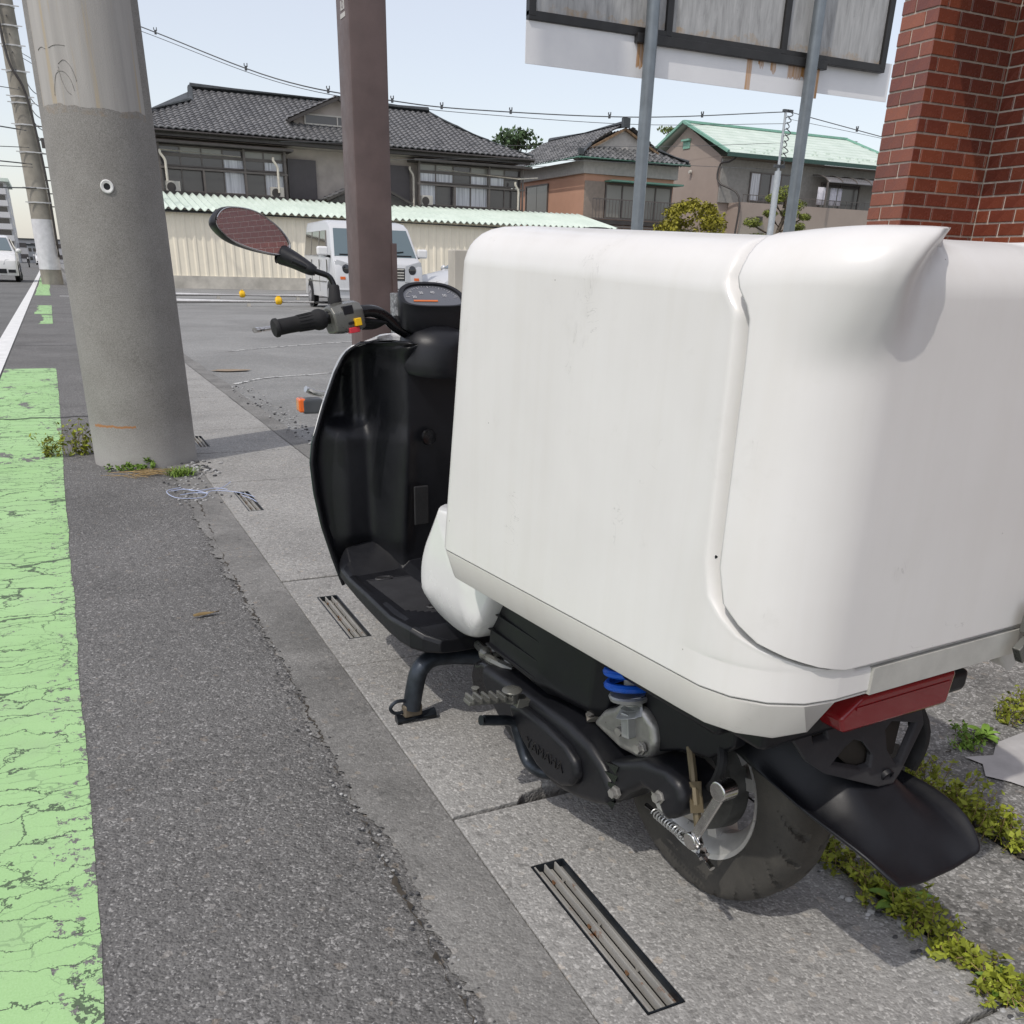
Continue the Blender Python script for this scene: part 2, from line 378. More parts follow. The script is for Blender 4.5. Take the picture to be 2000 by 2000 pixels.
MT['meter_face'] = plain('meter_print', (.10, .105, .12), .25, coat=.9)
# ================================================================== ground
def sheet(name, x0, x1, y0, y1, z, mat, nx=1, ny=1, parent=None, edge=None):
    """flat sheet; edge=(left noise, right noise) makes the long sides ragged"""
    m = MB(); rows = []; wa = wb = 0.
    for j in range(ny+1):
        y = y0+(y1-y0)*j/ny; a, b = x0, x1
        if edge:
            wa = wa*.93+rnd.gauss(0, .33); wb = wb*.93+rnd.gauss(0, .33)
            a += (max(-1.2, min(1.2, wa))*.75+rnd.gauss(0, .12))*edge[0]; b += (max(-1.2, min(1.2, wb))*.75+rnd.gauss(0, .12))*edge[1]
        rows.append([(a+(b-a)*i/nx, y, z) for i in range(nx+1)])
    m.grid(rows); return m.build(name, mat, parent, flat=True)
def plate_holes(name, outer, holes, fn, depth, mat, parent=None, bevel=None):
    bm = bmesh.new(); edges = []
    for lp in [outer]+holes:
        vs_ = [bm.verts.new((p[0], p[1], 0)) for p in lp]
        for i in range(len(vs_)): edges.append(bm.edges.new((vs_[i], vs_[(i+1) % len(vs_)])))
    bmesh.ops.triangle_fill(bm, edges=edges, use_beauty=True)
    r = bmesh.ops.extrude_face_region(bm, geom=list(bm.faces))
    for e in r['geom']:
        if isinstance(e, bmesh.types.BMVert): e.co.z = depth
    bmesh.ops.recalc_face_normals(bm, faces=bm.faces)
    for v in bm.verts: v.co = Vector(fn(v.co.x, v.co.y, v.co.z))
    bmesh.ops.recalc_face_normals(bm, faces=bm.faces)
    me = bpy.data.meshes.new(name); bm.to_mesh(me); bm.free(); me.materials.append(mat)
    o = bpy.data.objects.new(name, me); scene.collection.objects.link(o)
    if parent: o.parent = parent
    if bevel:
        md = o.modifiers.new('bevel', 'BEVEL'); md.width = bevel; md.segments = 2; md.limit_method = 'ANGLE'; md.angle_limit = R(30)
    return o

GX0, GX1 = .553, 1.153
m = MB()
m.add([(GX1+.004, -30, -.012), (1500, -30, -.012), (1500, 1800, -.012), (GX1+.004, 1800, -.012)], [(0, 1, 2, 3)])
m.add([(-1500, -30, -.012), (GX0-.004, -30, -.012), (GX0-.004, 1800, -.012), (-1500, 1800, -.012)], [(0, 1, 2, 3)])
m.add([(GX0-.004, -30, -.012), (GX0-.004, 1800, -.012), (GX0-.004, 1800, -.32), (GX0-.004, -30, -.32)], [(0, 1, 2, 3)])
m.add([(GX1+.004, -30, -.012), (GX1+.004, 1800, -.012), (GX1+.004, 1800, -.32), (GX1+.004, -30, -.32)], [(0, 1, 2, 3)])
m.add([(GX0-.004, -30, -.32), (GX1+.004, -30, -.32), (GX1+.004, 1800, -.32), (GX0-.004, 1800, -.32)], [(0, 1, 2, 3)])
gr = m.build('ground', MT['lot'], flat=True, fix=False); gr['kind'] = 'structure'
tag(sheet('road', -7.6, -.52, -5, 900, -.006, MT['road']), kind='structure')
tag(sheet('roadside', -.56, GX0-.02, -5, 300, -.001, MT['asphalt']), kind='structure')
tag(sheet('gutter_edge', .40, GX0-.003, -1, 14, .0045, MT['lip'], 1, 1500, edge=(.020, 0)), kind='structure')
# painted marks
tag(sheet('green_lane_marking', -.56, -.100, -.4, 10.4, .0003, MT['green'], 1, 420, edge=(0, .004)), kind='structure')
tag(sheet('green_lane_marking', -.30, -.105, 17.6, 20.4, .003, MT['green'], 1, 20, edge=(.06, .004)), kind='structure')
tag(sheet('green_lane_marking', -.40, -.105, 20.7, 24.5, .003, MT['green'], 1, 20, edge=(.07, .004)), kind='structure')
tag(sheet('green_lane_marking', -.54, -.11, 31, 60, .003, MT['green'], 1, 40, edge=(.03, .03)), kind='structure')
m = MB(); rows = []
for j in range(90):
    y = -1+j*1.2; bend = -.0000+.00002*(y-30)**2 if y > 30 else 0
    rows.append([(-.75-bend, y, .0035), (-.575-bend, y, .0035)])
m.grid(rows); tag(m.build('lane_line', MT['white_paint'], flat=True), kind='structure')
for (xa, ya) in ((-3.9, 52), (-3.9, 62), (-3.9, 72)):
    tag(sheet('centre_line', xa, xa+.15, ya, ya+5, .0005, MT['white_paint']), kind='structure')
for (a, b, c) in ((.12, .42, 30.5), (.3, .75, 25.6)):
    tag(sheet('parking_line', a, b, c, c+.22, .0035, MT['white_paint']), kind='structure')
def strip(name, pts, wd, z, mat):
    m = MB(); P = spline([(p[0], p[1], z) for p in pts], 10); rows = []
    for i, p in enumerate(P):
        d = (P[min(i+1, len(P)-1)]-P[max(i-1, 0)]).normalized(); nrm = Vector((-d.y, d.x, 0)); ww = wd*(.5+rnd.uniform(-.08, .08))
        rows.append([p-nrm*ww, p+nrm*ww])
    m.grid(rows); return tag(m.build(name, mat, flat=True), kind='structure')
def worn_line():
    t = NT('worn_line_paint'); wn = t.math('GREATER_THAN', t.noise(14, 5, .7), .52)
    t.base(t.mix(wn, (.55, .55, .53), (.17, .17, .165))); t.rough(.85); return t.m
MT['worn_line'] = worn_line()
strip('parking_line', [(1.85, 12.2), (2.5, 12.75), (3.9, 13.7), (6.5, 15.6)], .06, -.008, MT['worn_line'])
strip('parking_line', [(1.36, 8.8), (1.75, 9.25), (2.6, 9.62), (5, 10.9)], .055, -.008, MT['worn_line'])
strip('parking_line', [(5.2, 23.6), (6.1, 20.5)], .1, -.008, MT['worn_line'])
# patched transverse joint in the roadside asphalt
MT['tar'] = plain('tar_seam', (.045, .045, .045), .8)
for yy in (7.05, 13.2):
    m = MB(); rows = []
    for j in range(40):
        x = -.56+j*1.08/39; y = yy+.02*math.sin(j*.7)+rnd.uniform(-.012, .012); rows.append([(x, y-.012, .0042), (x, y+.012, .0042)])
    m.grid(rows); tag(m.build('tar_seam', MT['tar'], flat=True), kind='structure')

# concrete strip and forecourt on the right
tag(sheet('kerb_strip', GX1+.008, 1.50, -1, 2.6, .003, MT['forecourt'], 1, 30, edge=(0, .006)), kind='structure')
tag(sheet('kerb_strip', GX1+.008, 1.30, 2.6, 24, .0, MT['lip'], 1, 240, edge=(0, .025)), kind='structure')
tag(sheet('forecourt', 1.515, 9, -3, 2.9, .004, MT['forecourt'], 1, 40, edge=(.008, 0)), kind='structure')
def outline_sheet(name, pts, z, mat):
    m = MB(); m.add([(x, y, z) for x, y in pts], [tuple(range(len(pts)))]); return tag(m.build(name, mat, flat=True), kind='structure')
MT['cement'] = plain('smeared_cement', (.42, .41, .40), .75, var=.15, scale=12, bump=.2, bscale=120)
outline_sheet('cement_patch', [(1.70, 1.09), (1.74, 1.13), (1.73, 1.17), (1.80, 1.15), (1.86, 1.19), (2.05, 1.21), (2.4, 1.2), (2.4, .72), (1.98, .80), (1.90, .88), (1.86, .86), (1.83, .93), (1.78, .99), (1.75, 1.0), (1.73, 1.05)], .0085, MT['cement'])
MT['crack'] = plain('soil', (.05, .042, .032), .95, var=.4, scale=30)
def crack(pts, wd, z=.0075):
    m = MB(); P = spline([(p[0], p[1], z) for p in pts], 60); rows = []
    for i, p in enumerate(P):
        d = (P[min(i+1, len(P)-1)]-P[max(i-1, 0)]).normalized(); nrm = Vector((-d.y, d.x, 0)); a = wd*max(.02, rnd.gauss(.1, .42)+.35*math.sin(i*.09)+.2*math.sin(i*.31))
        q = p+nrm*rnd.uniform(-.006, .006); rows.append([q-nrm*a, q+nrm*a])
    m.grid(rows); return tag(m.build('crack', MT['crack'], flat=True), kind='structure')
crack([(1.155, -.5), (1.156, .5), (1.158, 1.2), (1.158, 2.5)], .010, .0078)
crack([(1.508, -.5), (1.51, .6), (1.507, 1.5), (1.508, 2.5)], .014)
crack([(1.51, 1.15), (1.7, 1.2), (1.95, 1.24), (2.4, 1.30)], .010)
# ragged seam between asphalt and gutter edge
crack([(.40, 0), (.385, .9), (.392, 1.6), (.405, 2.2), (.41, 3.2), (.45, 4.4)], .005, .0056)

# gutter of cover slabs; every second slab carries a slot with a steel grate
gut = MB(); gut.box(GX0+.02, GX1-.02, -1.1, 24, -.319, -.30)
gutter = tag(gut.build('gutter', MT['lip'], flat=True), kind='structure')
JO = [-.195, .60, 1.397, 2.205, 2.99, 3.795, 4.63, 5.43, 6.235, 7.04, 7.845, 8.65, 9.455, 10.26]
flat3 = lambda x, y, z: (x, y, z)
GRATES = []
for i, (a, b) in enumerate(zip(JO, JO[1:])):
    z0 = .004+rnd.uniform(-.0015, .0025); cy = (a+b)/2; g = .0045
    outer = [(GX0, a+g), (GX1-.2, a+g+rnd.uniform(-.001, .002)), (GX1, a+g), (GX1, b-g), (GX1-.25, b-g+rnd.uniform(-.002, .001)), (GX0, b-g)]
    holes = []
    if i == 2:   # broken edge: the near side of this slab has a gap
        outer = [(GX0, a+g), (.70, a+g+.003), (.722, a+.030), (.775, a+.042), (.86, a+.040), (.98, a+.034), (1.03, a+g), (GX1, a+g), (GX1, b-g), (GX0, b-g)]
    if i % 2 == 1:
        holes = [[(.626, cy-.197), (.694, cy-.197), (.694, cy+.197), (.626, cy+.197)]]; GRATES.append((cy, z0))
    o = plate_holes('gutter_cover', outer, holes, flat3, -.075, MT['slab'], gutter, bevel=.003)
    o.location.z = z0
o = plate_holes('gutter_cover', [(GX0, 10.265), (GX1, 10.265), (GX1, 24), (GX0, 24)], [], flat3, -.075, MT['slab'], gutter); o.location.z = .003
def rusty(name, c, amt):
    t = NT(name); f = t.noise(24, 5, .7)
    c_ = t.ramp(t.noise(9, 4, .6), [(.3, [x*.75 for x in c]), (.7, c)])
    t.base(t.mix(t.ramp(f, [(amt, 0), (amt+.1, 1)]), c_, (.23, .105, .045))); t.p('Metallic', .25); t.rough(.65); t.bump(f, .3, .002); return t.m
MT['grate'] = rusty('grate_steel', (.42, .41, .38), .57)
MT['grate_rust'] = rusty('grate_rust', (.30, .17, .09), .42)
GL = ['rust-streaked drain grate in the gutter slab below the scooter\'s rear wheel', 'rusty drain grate in the gutter slab beside the scooter footboard',
      'small drain grate with blue string trailing into it', 'farthest drain grate, half hidden behind the foot of the near utility pole']
for gi, (cy, z0) in enumerate(GRATES[:4]):
    e = empty('drain_grate', (.66, cy, z0)); tag(e, GL[gi], 'drain grate', 'grates in the gutter slabs')
    m = MB(); hx, hy = .0332, .196
    m.box(-hx, -hx+.003, -hy, hy, -.05, -.0005); m.box(hx-.003, hx, -hy, hy, -.05, -.0005)
    m.box(-hx+.003, hx-.003, -hy, -hy+.003, -.05, -.0005); m.box(-hx+.003, hx-.003, hy-.003, hy, -.05, -.0005)
    m.build('frame', MT['worn_black'], e)
    for k_, xx in enumerate((-.0205, .0005, .0215)):
        m = MB(); c0, s0 = math.cos(R(14)), math.sin(R(14))
        ax = (Vector((c0, 0, -s0)), Vector((0, 1, 0)), Vector((s0, 0, c0)))
        m.obox((xx+.0015, 0, -.016), ax, .0082, hy-.004, .0016); m.obox((xx-.0068, 0, -.009), (Vector((1, 0, 0)), Vector((0, 1, 0)), Vector((0, 0, 1))), .0014, hy-.004, .008)
        m.build('bar', MT['grate'], e)
    for yy in (-.1, .02, .15):
        for xx in (-.0275, -.0065, .0135):
            m = MB(); m.cyl((xx-.004, yy, -.011), (xx+.004, yy, -.011), .0048, n=8); m.build('rod_end', MT['grate_rust'] if (xx > -.02 and xx < 0) else MT['grate'], e)

# ================================================================== near utility pole
e = empty('utility_pole', (.318, 5.36, 0)); tag(e, 'thick grey concrete utility pole standing at the gutter edge, nearest one', 'utility pole', 'utility poles along the road')
m = MB(); m.lathe((0, 0, 0), (0, 0, 1), [(-.05, .262), (0, .262), (1, .2535), (2, .245), (3, .2365), (5, .22), (9, .19)], 64, caps=True)
m.build('shaft', MT['pole'], e)
m = MB()
ex = Vector((.302-.318, 5.0-5.36, 0)); n_ = Vector((-.018, -.25, 0)).normalized()
c_ = Vector((0, 0, 1.306))+n_*.2512
m.lathe(c_, n_, [(-.01, .029), (.004, .029), (.0065, .025), (.004, .0150), (-.006, .0135)], 24, caps=False)
m.build('earthing_ring', plain('ring_white', (.72, .72, .70), .5), e)
m = MB(); m.lathe(c_-n_*.002, n_, [(-.01, .014), (.002, .014)], 16); m.build('earthing_socket', MT['black_plastic'], e)
# traces of glue left where posters were torn off
MT['glue'] = plain('glue_trace', (.31, .295, .27), .9, var=.3, scale=40)
def on_pole(ang, z, off=.0006):
    r_ = .262-.0085*z+off; return Vector((r_*math.cos(ang), r_*math.sin(ang), z))
def trace(pts):
    q = MB(); q.tube(spline([tuple(on_pole(a, z)) for a, z in pts], 6), .0019, 5, flat=.6); q.build('glue_trace', MT['glue'], e)
trace([(-2.36, 1.66), (-2.33, 1.70), (-2.27, 1.74), (-2.18, 1.755)]); trace([(-2.22, 1.755), (-2.10, 1.75), (-2.0, 1.72), (-1.96, 1.68)]); trace([(-2.20, 1.77), (-2.17, 1.72), (-2.10, 1.68), (-2.03, 1.665)])
trace([(-2.19, 1.78), (-2.08, 1.795), (-1.98, 1.775), (-1.92, 1.74), (-1.90, 1.715)]); trace([(-2.62, 1.835), (-2.52, 1.845), (-2.42, 1.838)]); trace([(-2.34, 1.84), (-2.2, 1.85), (-2.02, 1.848)])
# ================================================================== foliage helper
def leaf_mesh(m, c, n, rad, size, up_bias=.3, shell=.0, asp=.55):
    """n little leaf quads in an ellipsoid clump"""
    c = Vector(c)
    for _ in range(n):
        while True:
            p = Vector((rnd.uniform(-1, 1), rnd.uniform(-1, 1), rnd.uniform(-1, 1)))
            if shell <= p.length <= 1: break
        q = c+Vector((p.x*rad[0], p.y*rad[1], p.z*rad[2]))
        nrm = (p+Vector((rnd.gauss(0, .6), rnd.gauss(0, .6), rnd.gauss(0, .6)+up_bias))).normalized()
        x, y = orth(nrm); a = rnd.uniform(0, 6.28); X = x*math.cos(a)+y*math.sin(a); Y = nrm.cross(X)
        s_ = size*rnd.uniform(.6, 1.3)
        m.cur = rnd.choice((0, 0, 1, 1, 2))
        m.add([q-X*s_*.5, q+Y*s_*asp*.5-X*s_*.05, q+X*s_*.55+nrm*s_*.08, q-Y*s_*asp*.5-X*s_*.05], [(0, 1, 2, 3)])
def leaf_mats(name, c, var=.3):
    out = []
    for i, f in enumerate((.72, 1.0, 1.3)):
        t = NT(name+'_'+'abc'[i]); n = t.noise(3, 3, .6)
        t.base(t.ramp(n, [(.3, [x*f*(1-var) for x in c]), (.7, [x*f*(1+var) for x in c])])); t.rough(.6); t.p('Specular IOR Level', .3)
        t.p('Subsurface Weight', .0); out.append(t.m)
    return out
BARK = plain('bark', (.11, .085, .06), .9, var=.35, scale=14, bump=.5, bscale=40)
LF_bush = leaf_mats('bush_leaf', (.25, .23, .025)); LF_pine = leaf_mats('pine_needle', (.17, .20, .035))
LF_dark = leaf_mats('dark_leaf', (.07, .115, .05)); LF_light = leaf_mats('pale_leaf', (.13, .17, .05)); LF_weed = leaf_mats('weed_leaf', (.25, .285, .03)); LF_rosette = leaf_mats('rosette_leaf', (.14, .24, .035)); LF_grass = leaf_mats('grass_blade', (.16, .25, .04)); LF_dry = leaf_mats('dry_stem', (.34, .24, .11))

# ================================================================== shed with corrugated green roof
MT['cream'] = plain('cream_sheet_metal', (.86, .79, .64), .55, var=.06, scale=1.2)
MT['cblock'] = plain('weathered_concrete', (.52, .49, .43), .9, var=.25, scale=1.6)
def mint():
    t = NT('mint_roof'); f = t.noise(.9, 5, .6); t.base(t.ramp(f, [(.3, (.54, .63, .55)), (.7, (.66, .74, .66))])); t.rough(.6); return t.m
MT['mint'] = mint()
e = empty('shed', (12, 43, 0)); tag(e, 'long cream corrugated shed with wavy pale green roof behind the car park', 'shed')
def ch(o): o.matrix_parent_inverse = Matrix.Translation(-o.parent.location); return o
SY = 41.75; SX0, SX1 = 2.6, 24.8
m = MB(); rows = [[], []]
x = SX0; i = 0
while x < SX1:
    off = (.0, .0, .03, .03)[i % 4]; rows[0].append((x, SY-off, .46)); rows[1].append((x, SY-off, 2.86)); x += (.11, .035, .05, .035)[i % 4]*1.6; i += 1
m.grid(rows); ch(m.build('wall_sheet', MT['cream'], e, flat=True))
m = MB(); m.box(SX0, SX1, SY-.06, SY+.15, -.02, .46); ch(m.build('plinth', MT['cblock'], e))
m = MB(); m.box(SX0, SX1, SY+.2, 45.5, -.02, 2.8); m.box(SX0, SX1, SY+.02, SY+.19, -.02, 2.84); ch(m.build('body', MT['cream'], e))
m = MB(); m.tube([(SX0-.1, SY-.20, 2.80), (SX1, SY-.20, 2.72)], .065, 10); ch(m.build('rain_gutter', plain('dark_gutter', (.06, .065, .075), .5), e))
m = MB(); rows = [[] for _ in range(8)]; x = SX0-.15; pitch = .30
nst = int((SX1+.25-x)/(pitch/8))
for i in range(nst):
    xx = x+i*pitch/8; wv = .055*math.cos(2*math.pi*i/8)
    for j in range(8):
        t = j/7; rows[j].append((xx, SY-.38+t*4.1, 2.89+wv+.76*t-.035*math.sin(xx*.15)))
m.grid(rows); ch(m.build('roof_sheet', MT['mint'], e, solid=.01))

# ================================================================== tiled roofs
def tile_plane(m, o, ux, vy, width_at, length, course=.30, pitch=.30, amp=.030, jag=1.0, step=6):
    """o = eave origin, ux along the eave, vy up the slope; width_at(t) -> (x0, x1)"""
    o, ux, vy = Vector(o), Vector(ux).normalized(), Vector(vy).normalized(); nrm = ux.cross(vy).normalized()
    if nrm.z < 0: nrm = -nrm
    nrow = int(length/course)
    for r_ in range(nrow+1):
        t0 = r_*course; t1 = min(length, t0+course*1.08)
        if t1-t0 < .03: continue
        a0, b0 = width_at(t0); a1, b1 = width_at(t1)
        n = max(2, int((max(b0, b1)-min(a0, a1))/(pitch/step)))
        A, B, C_ = [], [], []
        for i in range(n+1):
            x = min(a0, a1)+(max(b0, b1)-min(a0, a1))*i/n
            xx0, xx1 = min(max(x, a0), b0), min(max(x, a1), b1)
            ph = (x/pitch+(r_ % 2)*0.0) % 1.0
            wv = amp*(math.sin(2*math.pi*ph)+.35*math.sin(4*math.pi*ph+.8)); lift = .055+rnd.uniform(-.004, .004)*jag
            C_.append(o+ux*xx0+vy*t0+nrm*(wv*.9+.005)); A.append(o+ux*xx0+vy*t0+nrm*(lift+wv)); B.append(o+ux*xx1+vy*t1+nrm*(.012+wv))
        m.grid([C_, A, B])
def rooftile_mat(name, a, b):
    t = NT(name); c = t.voro(3.2, 'F1', out='Color'); sep = t.n('SeparateColor'); t.t.links.new(c, sep.inputs[0])
    t.base(t.ramp(sep.outputs[0], [(0, a), (1, b)])); t.rough(t.ramp(t.noise(2, 4, .6), [(.3, .32), (.7, .5)])); return t.m
MT['tile1'] = rooftile_mat('grey_roof_tile', (.125, .125, .128), (.185, .184, .185)); MT['tile2'] = rooftile_mat('aged_roof_tile', (.08, .082, .085), (.21, .21, .21))
MT['ridge'] = plain('ridge_tile', (.045, .052, .055), .45, var=.3, scale=3)
MT['taupe'] = plain('taupe_render', (.43, .385, .345), .85, var=.14, scale=1.4, bump=.3, bscale=30)
MT['brown_alu'] = plain('brown_aluminium', (.115, .10, .09), .45, var=.15, scale=4)
MT['brown_dark'] = plain('dark_brown_trim', (.05, .044, .04), .5, var=.2, scale=3)
MT['pane_dark'] = glass('screened_pane', (.055, .049, .05), .2)
def curtain():
    t = NT('curtained_pane'); wv = t.noise(1, 3, .5, vec=t.coord((16, 16, .5)))
    t.base(t.ramp(wv, [(.35, (.36, .37, .40)), (.65, (.66, .67, .70))])); t.rough(.3); t.p('Coat Weight', .5); return t.m
MT['pane_curtain'] = curtain()
MT['pane_frost'] = glass('frosted_pane', (.22, .215, .19), .35)
MT['shutter'] = plain('shutter_box', (.075, .066, .068), .5, var=.08, scale=2)
MT['cream_pipe'] = plain('cream_pipe', (.58, .54, .46), .5)
MT['unit_white'] = plain('unit_casing', (.50, .48, .43), .5)
PK = {'d': 'pane_dark', 'c': 'pane_curtain', 'f': 'pane_frost'}

def win(par, x0, x1, z0, z1, y, kinds, fr=.07, mat='brown_alu', depth=.08):
    """window in a wall facing -y: frame proud, pane set back"""
    w_ = MB(); w_.box(x0, x1, y-depth, y, z0, z0+fr); w_.box(x0, x1, y-depth, y, z1-fr, z1)
    w_.box(x0, x0+fr, y-depth+.002, y, z0+fr, z1-fr); w_.box(x1-fr, x1, y-depth+.002, y, z0+fr, z1-fr); n = len(kinds)
    for i in range(1, n):
        xx = x0+(x1-x0)*i/n; w_.box(xx-fr*.45, xx+fr*.45, y-depth+.004, y, z0+fr, z1-fr)
    f_ = ch2(w_.build('window', MT[mat], par), par)
    for i, k_ in enumerate(kinds):
        p_ = MB(); p_.box(x0+(x1-x0)*i/n+.02, x0+(x1-x0)*(i+1)/n-.02, y-depth*.45, y-depth*.45+.02, z0+.03, z1-.03)
        ch2(p_.build('pane', MT[PK[k_]], f_), par)
    return f_
def ch2(o, root):
    if o.parent == root: o.matrix_parent_inverse = Matrix.Translation(-root.location)
    return o
def ac_unit(par, x, y, z, s=1.0):
    a = MB(); a.box(x, x+.75*s, y, y+.3*s, z, z+.6*s); u = ch2(a.build('air_conditioner', MT['unit_white'], par, bevel=.02), par)
    a = MB(); a.lathe((x+.28*s, y-.012, z+.3*s), (0, 1, 0), [(0, .23*s), (.03, .23*s)], 20); ch2(a.build('fan_grille', MT['brown_dark'], u), par)
    return u

# ------------------------------------------------------------------ house 1
H = empty('house', (13, 50, 0)); tag(H, 'wide two-storey taupe house with grey tiled hip roof and centre gable', 'house')
FY = 47.0
b = MB(); b.box(4.3, 21.9, FY, 55, 0, 6.15); ch2(b.build('wall', MT['taupe'], H), H)
rf = MB(); sl = Vector((0, 5, 2.2)); L_ = sl.length
def w1(t):
    a = lerp_tab([(0, 3.2), (.66*L_, 6.75), (.70*L_, 7.1), (L_, 7.25)], t); b_ = lerp_tab([(0, 22.6), (.33*L_, 20.9), (.6*L_, 19.75), (L_, 18.95)], t); return a, b_
tile_plane(rf, (0, 46.0, 6.07), (1, 0, 0), sl, w1, L_)
roof = ch2(rf.build('roof', MT['tile1'], H, angle=50), H); roof['kind'] = 'stuff'
rb = MB(); rb.box(3.25, 22.5, 46.03, 46.35, 5.80, 6.04); rb.tube([(3.2, 45.95, 5.96), (22.65, 45.95, 5.96)], .085, 8); ch2(rb.build('eave_gutter', MT['brown_dark'], H), H)
rb = MB(); rb.box(4.2, 22.0, 46.35, 47.0, 5.78, 5.95); ch2(rb.build('soffit', MT['taupe'], H), H)
rg = MB(); rg.tube([(7.2, 51, 8.36), (18.95, 51, 8.36)], .16, 8); ch2(rg.build('ridge', MT['ridge'], H), H)
rg = MB()
for (a, b_, c) in (((3.2, 46, 6.2), (6.85, 49.35, 7.6), .11), ((6.95, 49.4, 7.55), (7.2, 51, 8.33), .12), ((22.6, 46, 6.15), (20.9, 47.65, 6.83), .07), ((20.9, 47.65, 6.85), (19.75, 49, 7.5), .07), ((19.75, 49, 7.5), (18.95, 51, 8.3), .07)):
    rg = MB(); rg.tube([a, b_], c, 8); ch2(rg.build('hip_cap', MT['ridge'], H), H)
bk = MB(); bk.add([(3.2, 46, 6.0), (22.6, 46, 6.0), (18.95, 51, 8.22), (7.25, 51, 8.22), (3.2, 56, 6.0), (22.6, 56, 6.0), (7.25, 51.05, 8.22), (18.95, 51.05, 8.22)], [(0, 1, 2, 3), (0, 3, 4), (1, 5, 2), (4, 6, 7, 5)])
ch2(bk.build('roof_deck', MT['ridge'], H), H)
# centre gable dormer
g = MB(); gx, gz_, gw = 13.2, 8.02, 2.35
g.add([(gx-gw*.86, 47.75, 7.02), (gx+gw*.86, 47.75, 7.02), (gx, 47.75, 7.95), (gx-gw*.86, 50.2, 7.02), (gx+gw*.86, 50.2, 7.02), (gx, 51, 7.95)], [(0, 1, 2), (0, 3, 4, 1)])
g.add([(gx-gw*.86, 47.75, 6.4), (gx+gw*.86, 47.75, 6.4), (gx+gw*.86, 47.75, 7.03), (gx-gw*.86, 47.75, 7.03)], [(0, 1, 2, 3)])
dm = ch2(g.build('dormer', MT['taupe'], H), H)
for sgn in (-1, 1):
    g = MB(); dvec = Vector((-sgn*gw, 0, 1.06)); tile_plane(g, (gx+sgn*gw, 47.35, 6.98), (0, 1, 0), dvec, lambda t: (0, 3.4), dvec.length, pitch=.3)
    o = ch2(g.build('dormer_roof', MT['tile1'], dm), H); o['kind'] = 'stuff'
    g = MB(); g.bar((gx+sgn*gw, 47.42, 6.9), (gx, 47.42, 7.96), .12, .22, (0, 1, 0)); ch2(g.build('bargeboard', MT['brown_dark'], dm), H)
win(H, gx-1.55, gx+1.55, 6.86, 7.3, 47.73, 'dd', .06, 'unit_white')
# glazed upper verandas
def veranda(x0, x1, zt, zb, y, top, mid, low, rail=True):
    b = MB(); b.box(x0-.05, x1+.05, y+.02, FY+.01, zb-.12, zb); b.box(x0-.35, x1+.35, y-.35, FY, zt+.02, zt+.12); b.box(x0, x1, y+.05, y+.12, zb, zb+.06)
    ch2(b.build('veranda', MT['brown_dark'], H), H)
    h1 = zt-.36; h2 = zb+.98
    win(H, x0, x1, h1, zt, y+.3, top, .06); win(H, x0, x1, h2+.04, h1, y+.3, mid, .06); win(H, x0, x1, zb+.05, h2, y+.3, low, .06)
    b = MB(); b.box(x0-.1, x1+.1, y-.02, y+.04, zb+.9, zb+.98)
    for i in range(4):
        xx = x0+(x1-x0)*i/3; b.box(xx-.04, xx+.04, y-.015, y+.035, zb-.06, zb+.9)
        if i in (0, 2, 3): b.box(xx-.045, xx+.045, y-.012, y+.032, zb+.98, zt+.05)
    ch2(b.build('railing', MT['brown_alu'], H), H)
veranda(4.95, 10.3, 5.52, 3.70, 46.25, 'dffdff', 'dddcdc', 'dddcdc')
veranda(16.7, 22.2, 5.56, 3.72, 46.25, 'ffdffd', 'ccdccd', 'cdccdd')
b = MB(); b.box(10.55, 11.85, 46.82, 46.99, 3.75, 5.35); ch2(b.build('shutter_box', MT['shutter'], H), H)
b = MB(); b.box(14.6, 16.4, 46.82, 46.99, 3.6, 5.4); ch2(b.build('shutter_box', MT['shutter'], H), H)
for (x, za, zb_, y) in ((5.0, 5.3, 4.1, 46.1), (9.75, 5.3, 3.9, 46.05), (16.35, 5.4, 3.5, 46.6), (21.7, 5.0, 3.75, 46.05)):
    p = MB(); p.tube(spline([(x, y, za), (x, y, za-.15), (x+.16, y, za-.4), (x+.17, y, za-.7), (x+.17, y, zb_)], 5), .055, 8); ch2(p.build('downpipe', MT['cream_pipe'], H), H)
p = MB(); p.tube([(5.0, 46.05, 5.28), (8.35, 46.05, 5.2)], .028, 6); ch2(p.build('laundry_pole', MT['cream_pipe'], H), H)
p = MB(); p.tube([(17.6, 46.05, 5.3), (21.8, 46.05, 5.12), (23, 46.2, 5.25)], .028, 6); ch2(p.build('laundry_pole', MT['cream_pipe'], H), H)
ac_unit(H, 5.1, 46.31, 3.66, .8); ac_unit(H, 9.6, 46.31, 3.66, .8); ac_unit(H, 16.8, 46.31, 3.70, .8)
# low porch roof of the house, seen over the shed
pr_ = MB(); dvec = Vector((2.0, 0, .86)); tile_plane(pr_, (11.9, 45.2, 3.72), (0, 1, 0), dvec, lambda t: (0, 1.9), dvec.length); o = ch2(pr_.build('porch_roof', MT['tile1'], H), H); o['kind'] = 'stuff'
b = MB(); b.add([(11.9, 45.25, 3.6), (15.9, 45.25, 3.6), (13.9, 45.25, 4.5)], [(0, 1, 2)]); b.bar((11.85, 45.2, 3.68), (13.9, 45.2, 4.58), .1, .16, (0, 1, 0)); b.bar((15.95, 45.2, 3.68), (13.9, 45.2, 4.58), .1, .16, (0, 1, 0)); ch2(b.build('porch_gable', MT['brown_dark'], H), H)

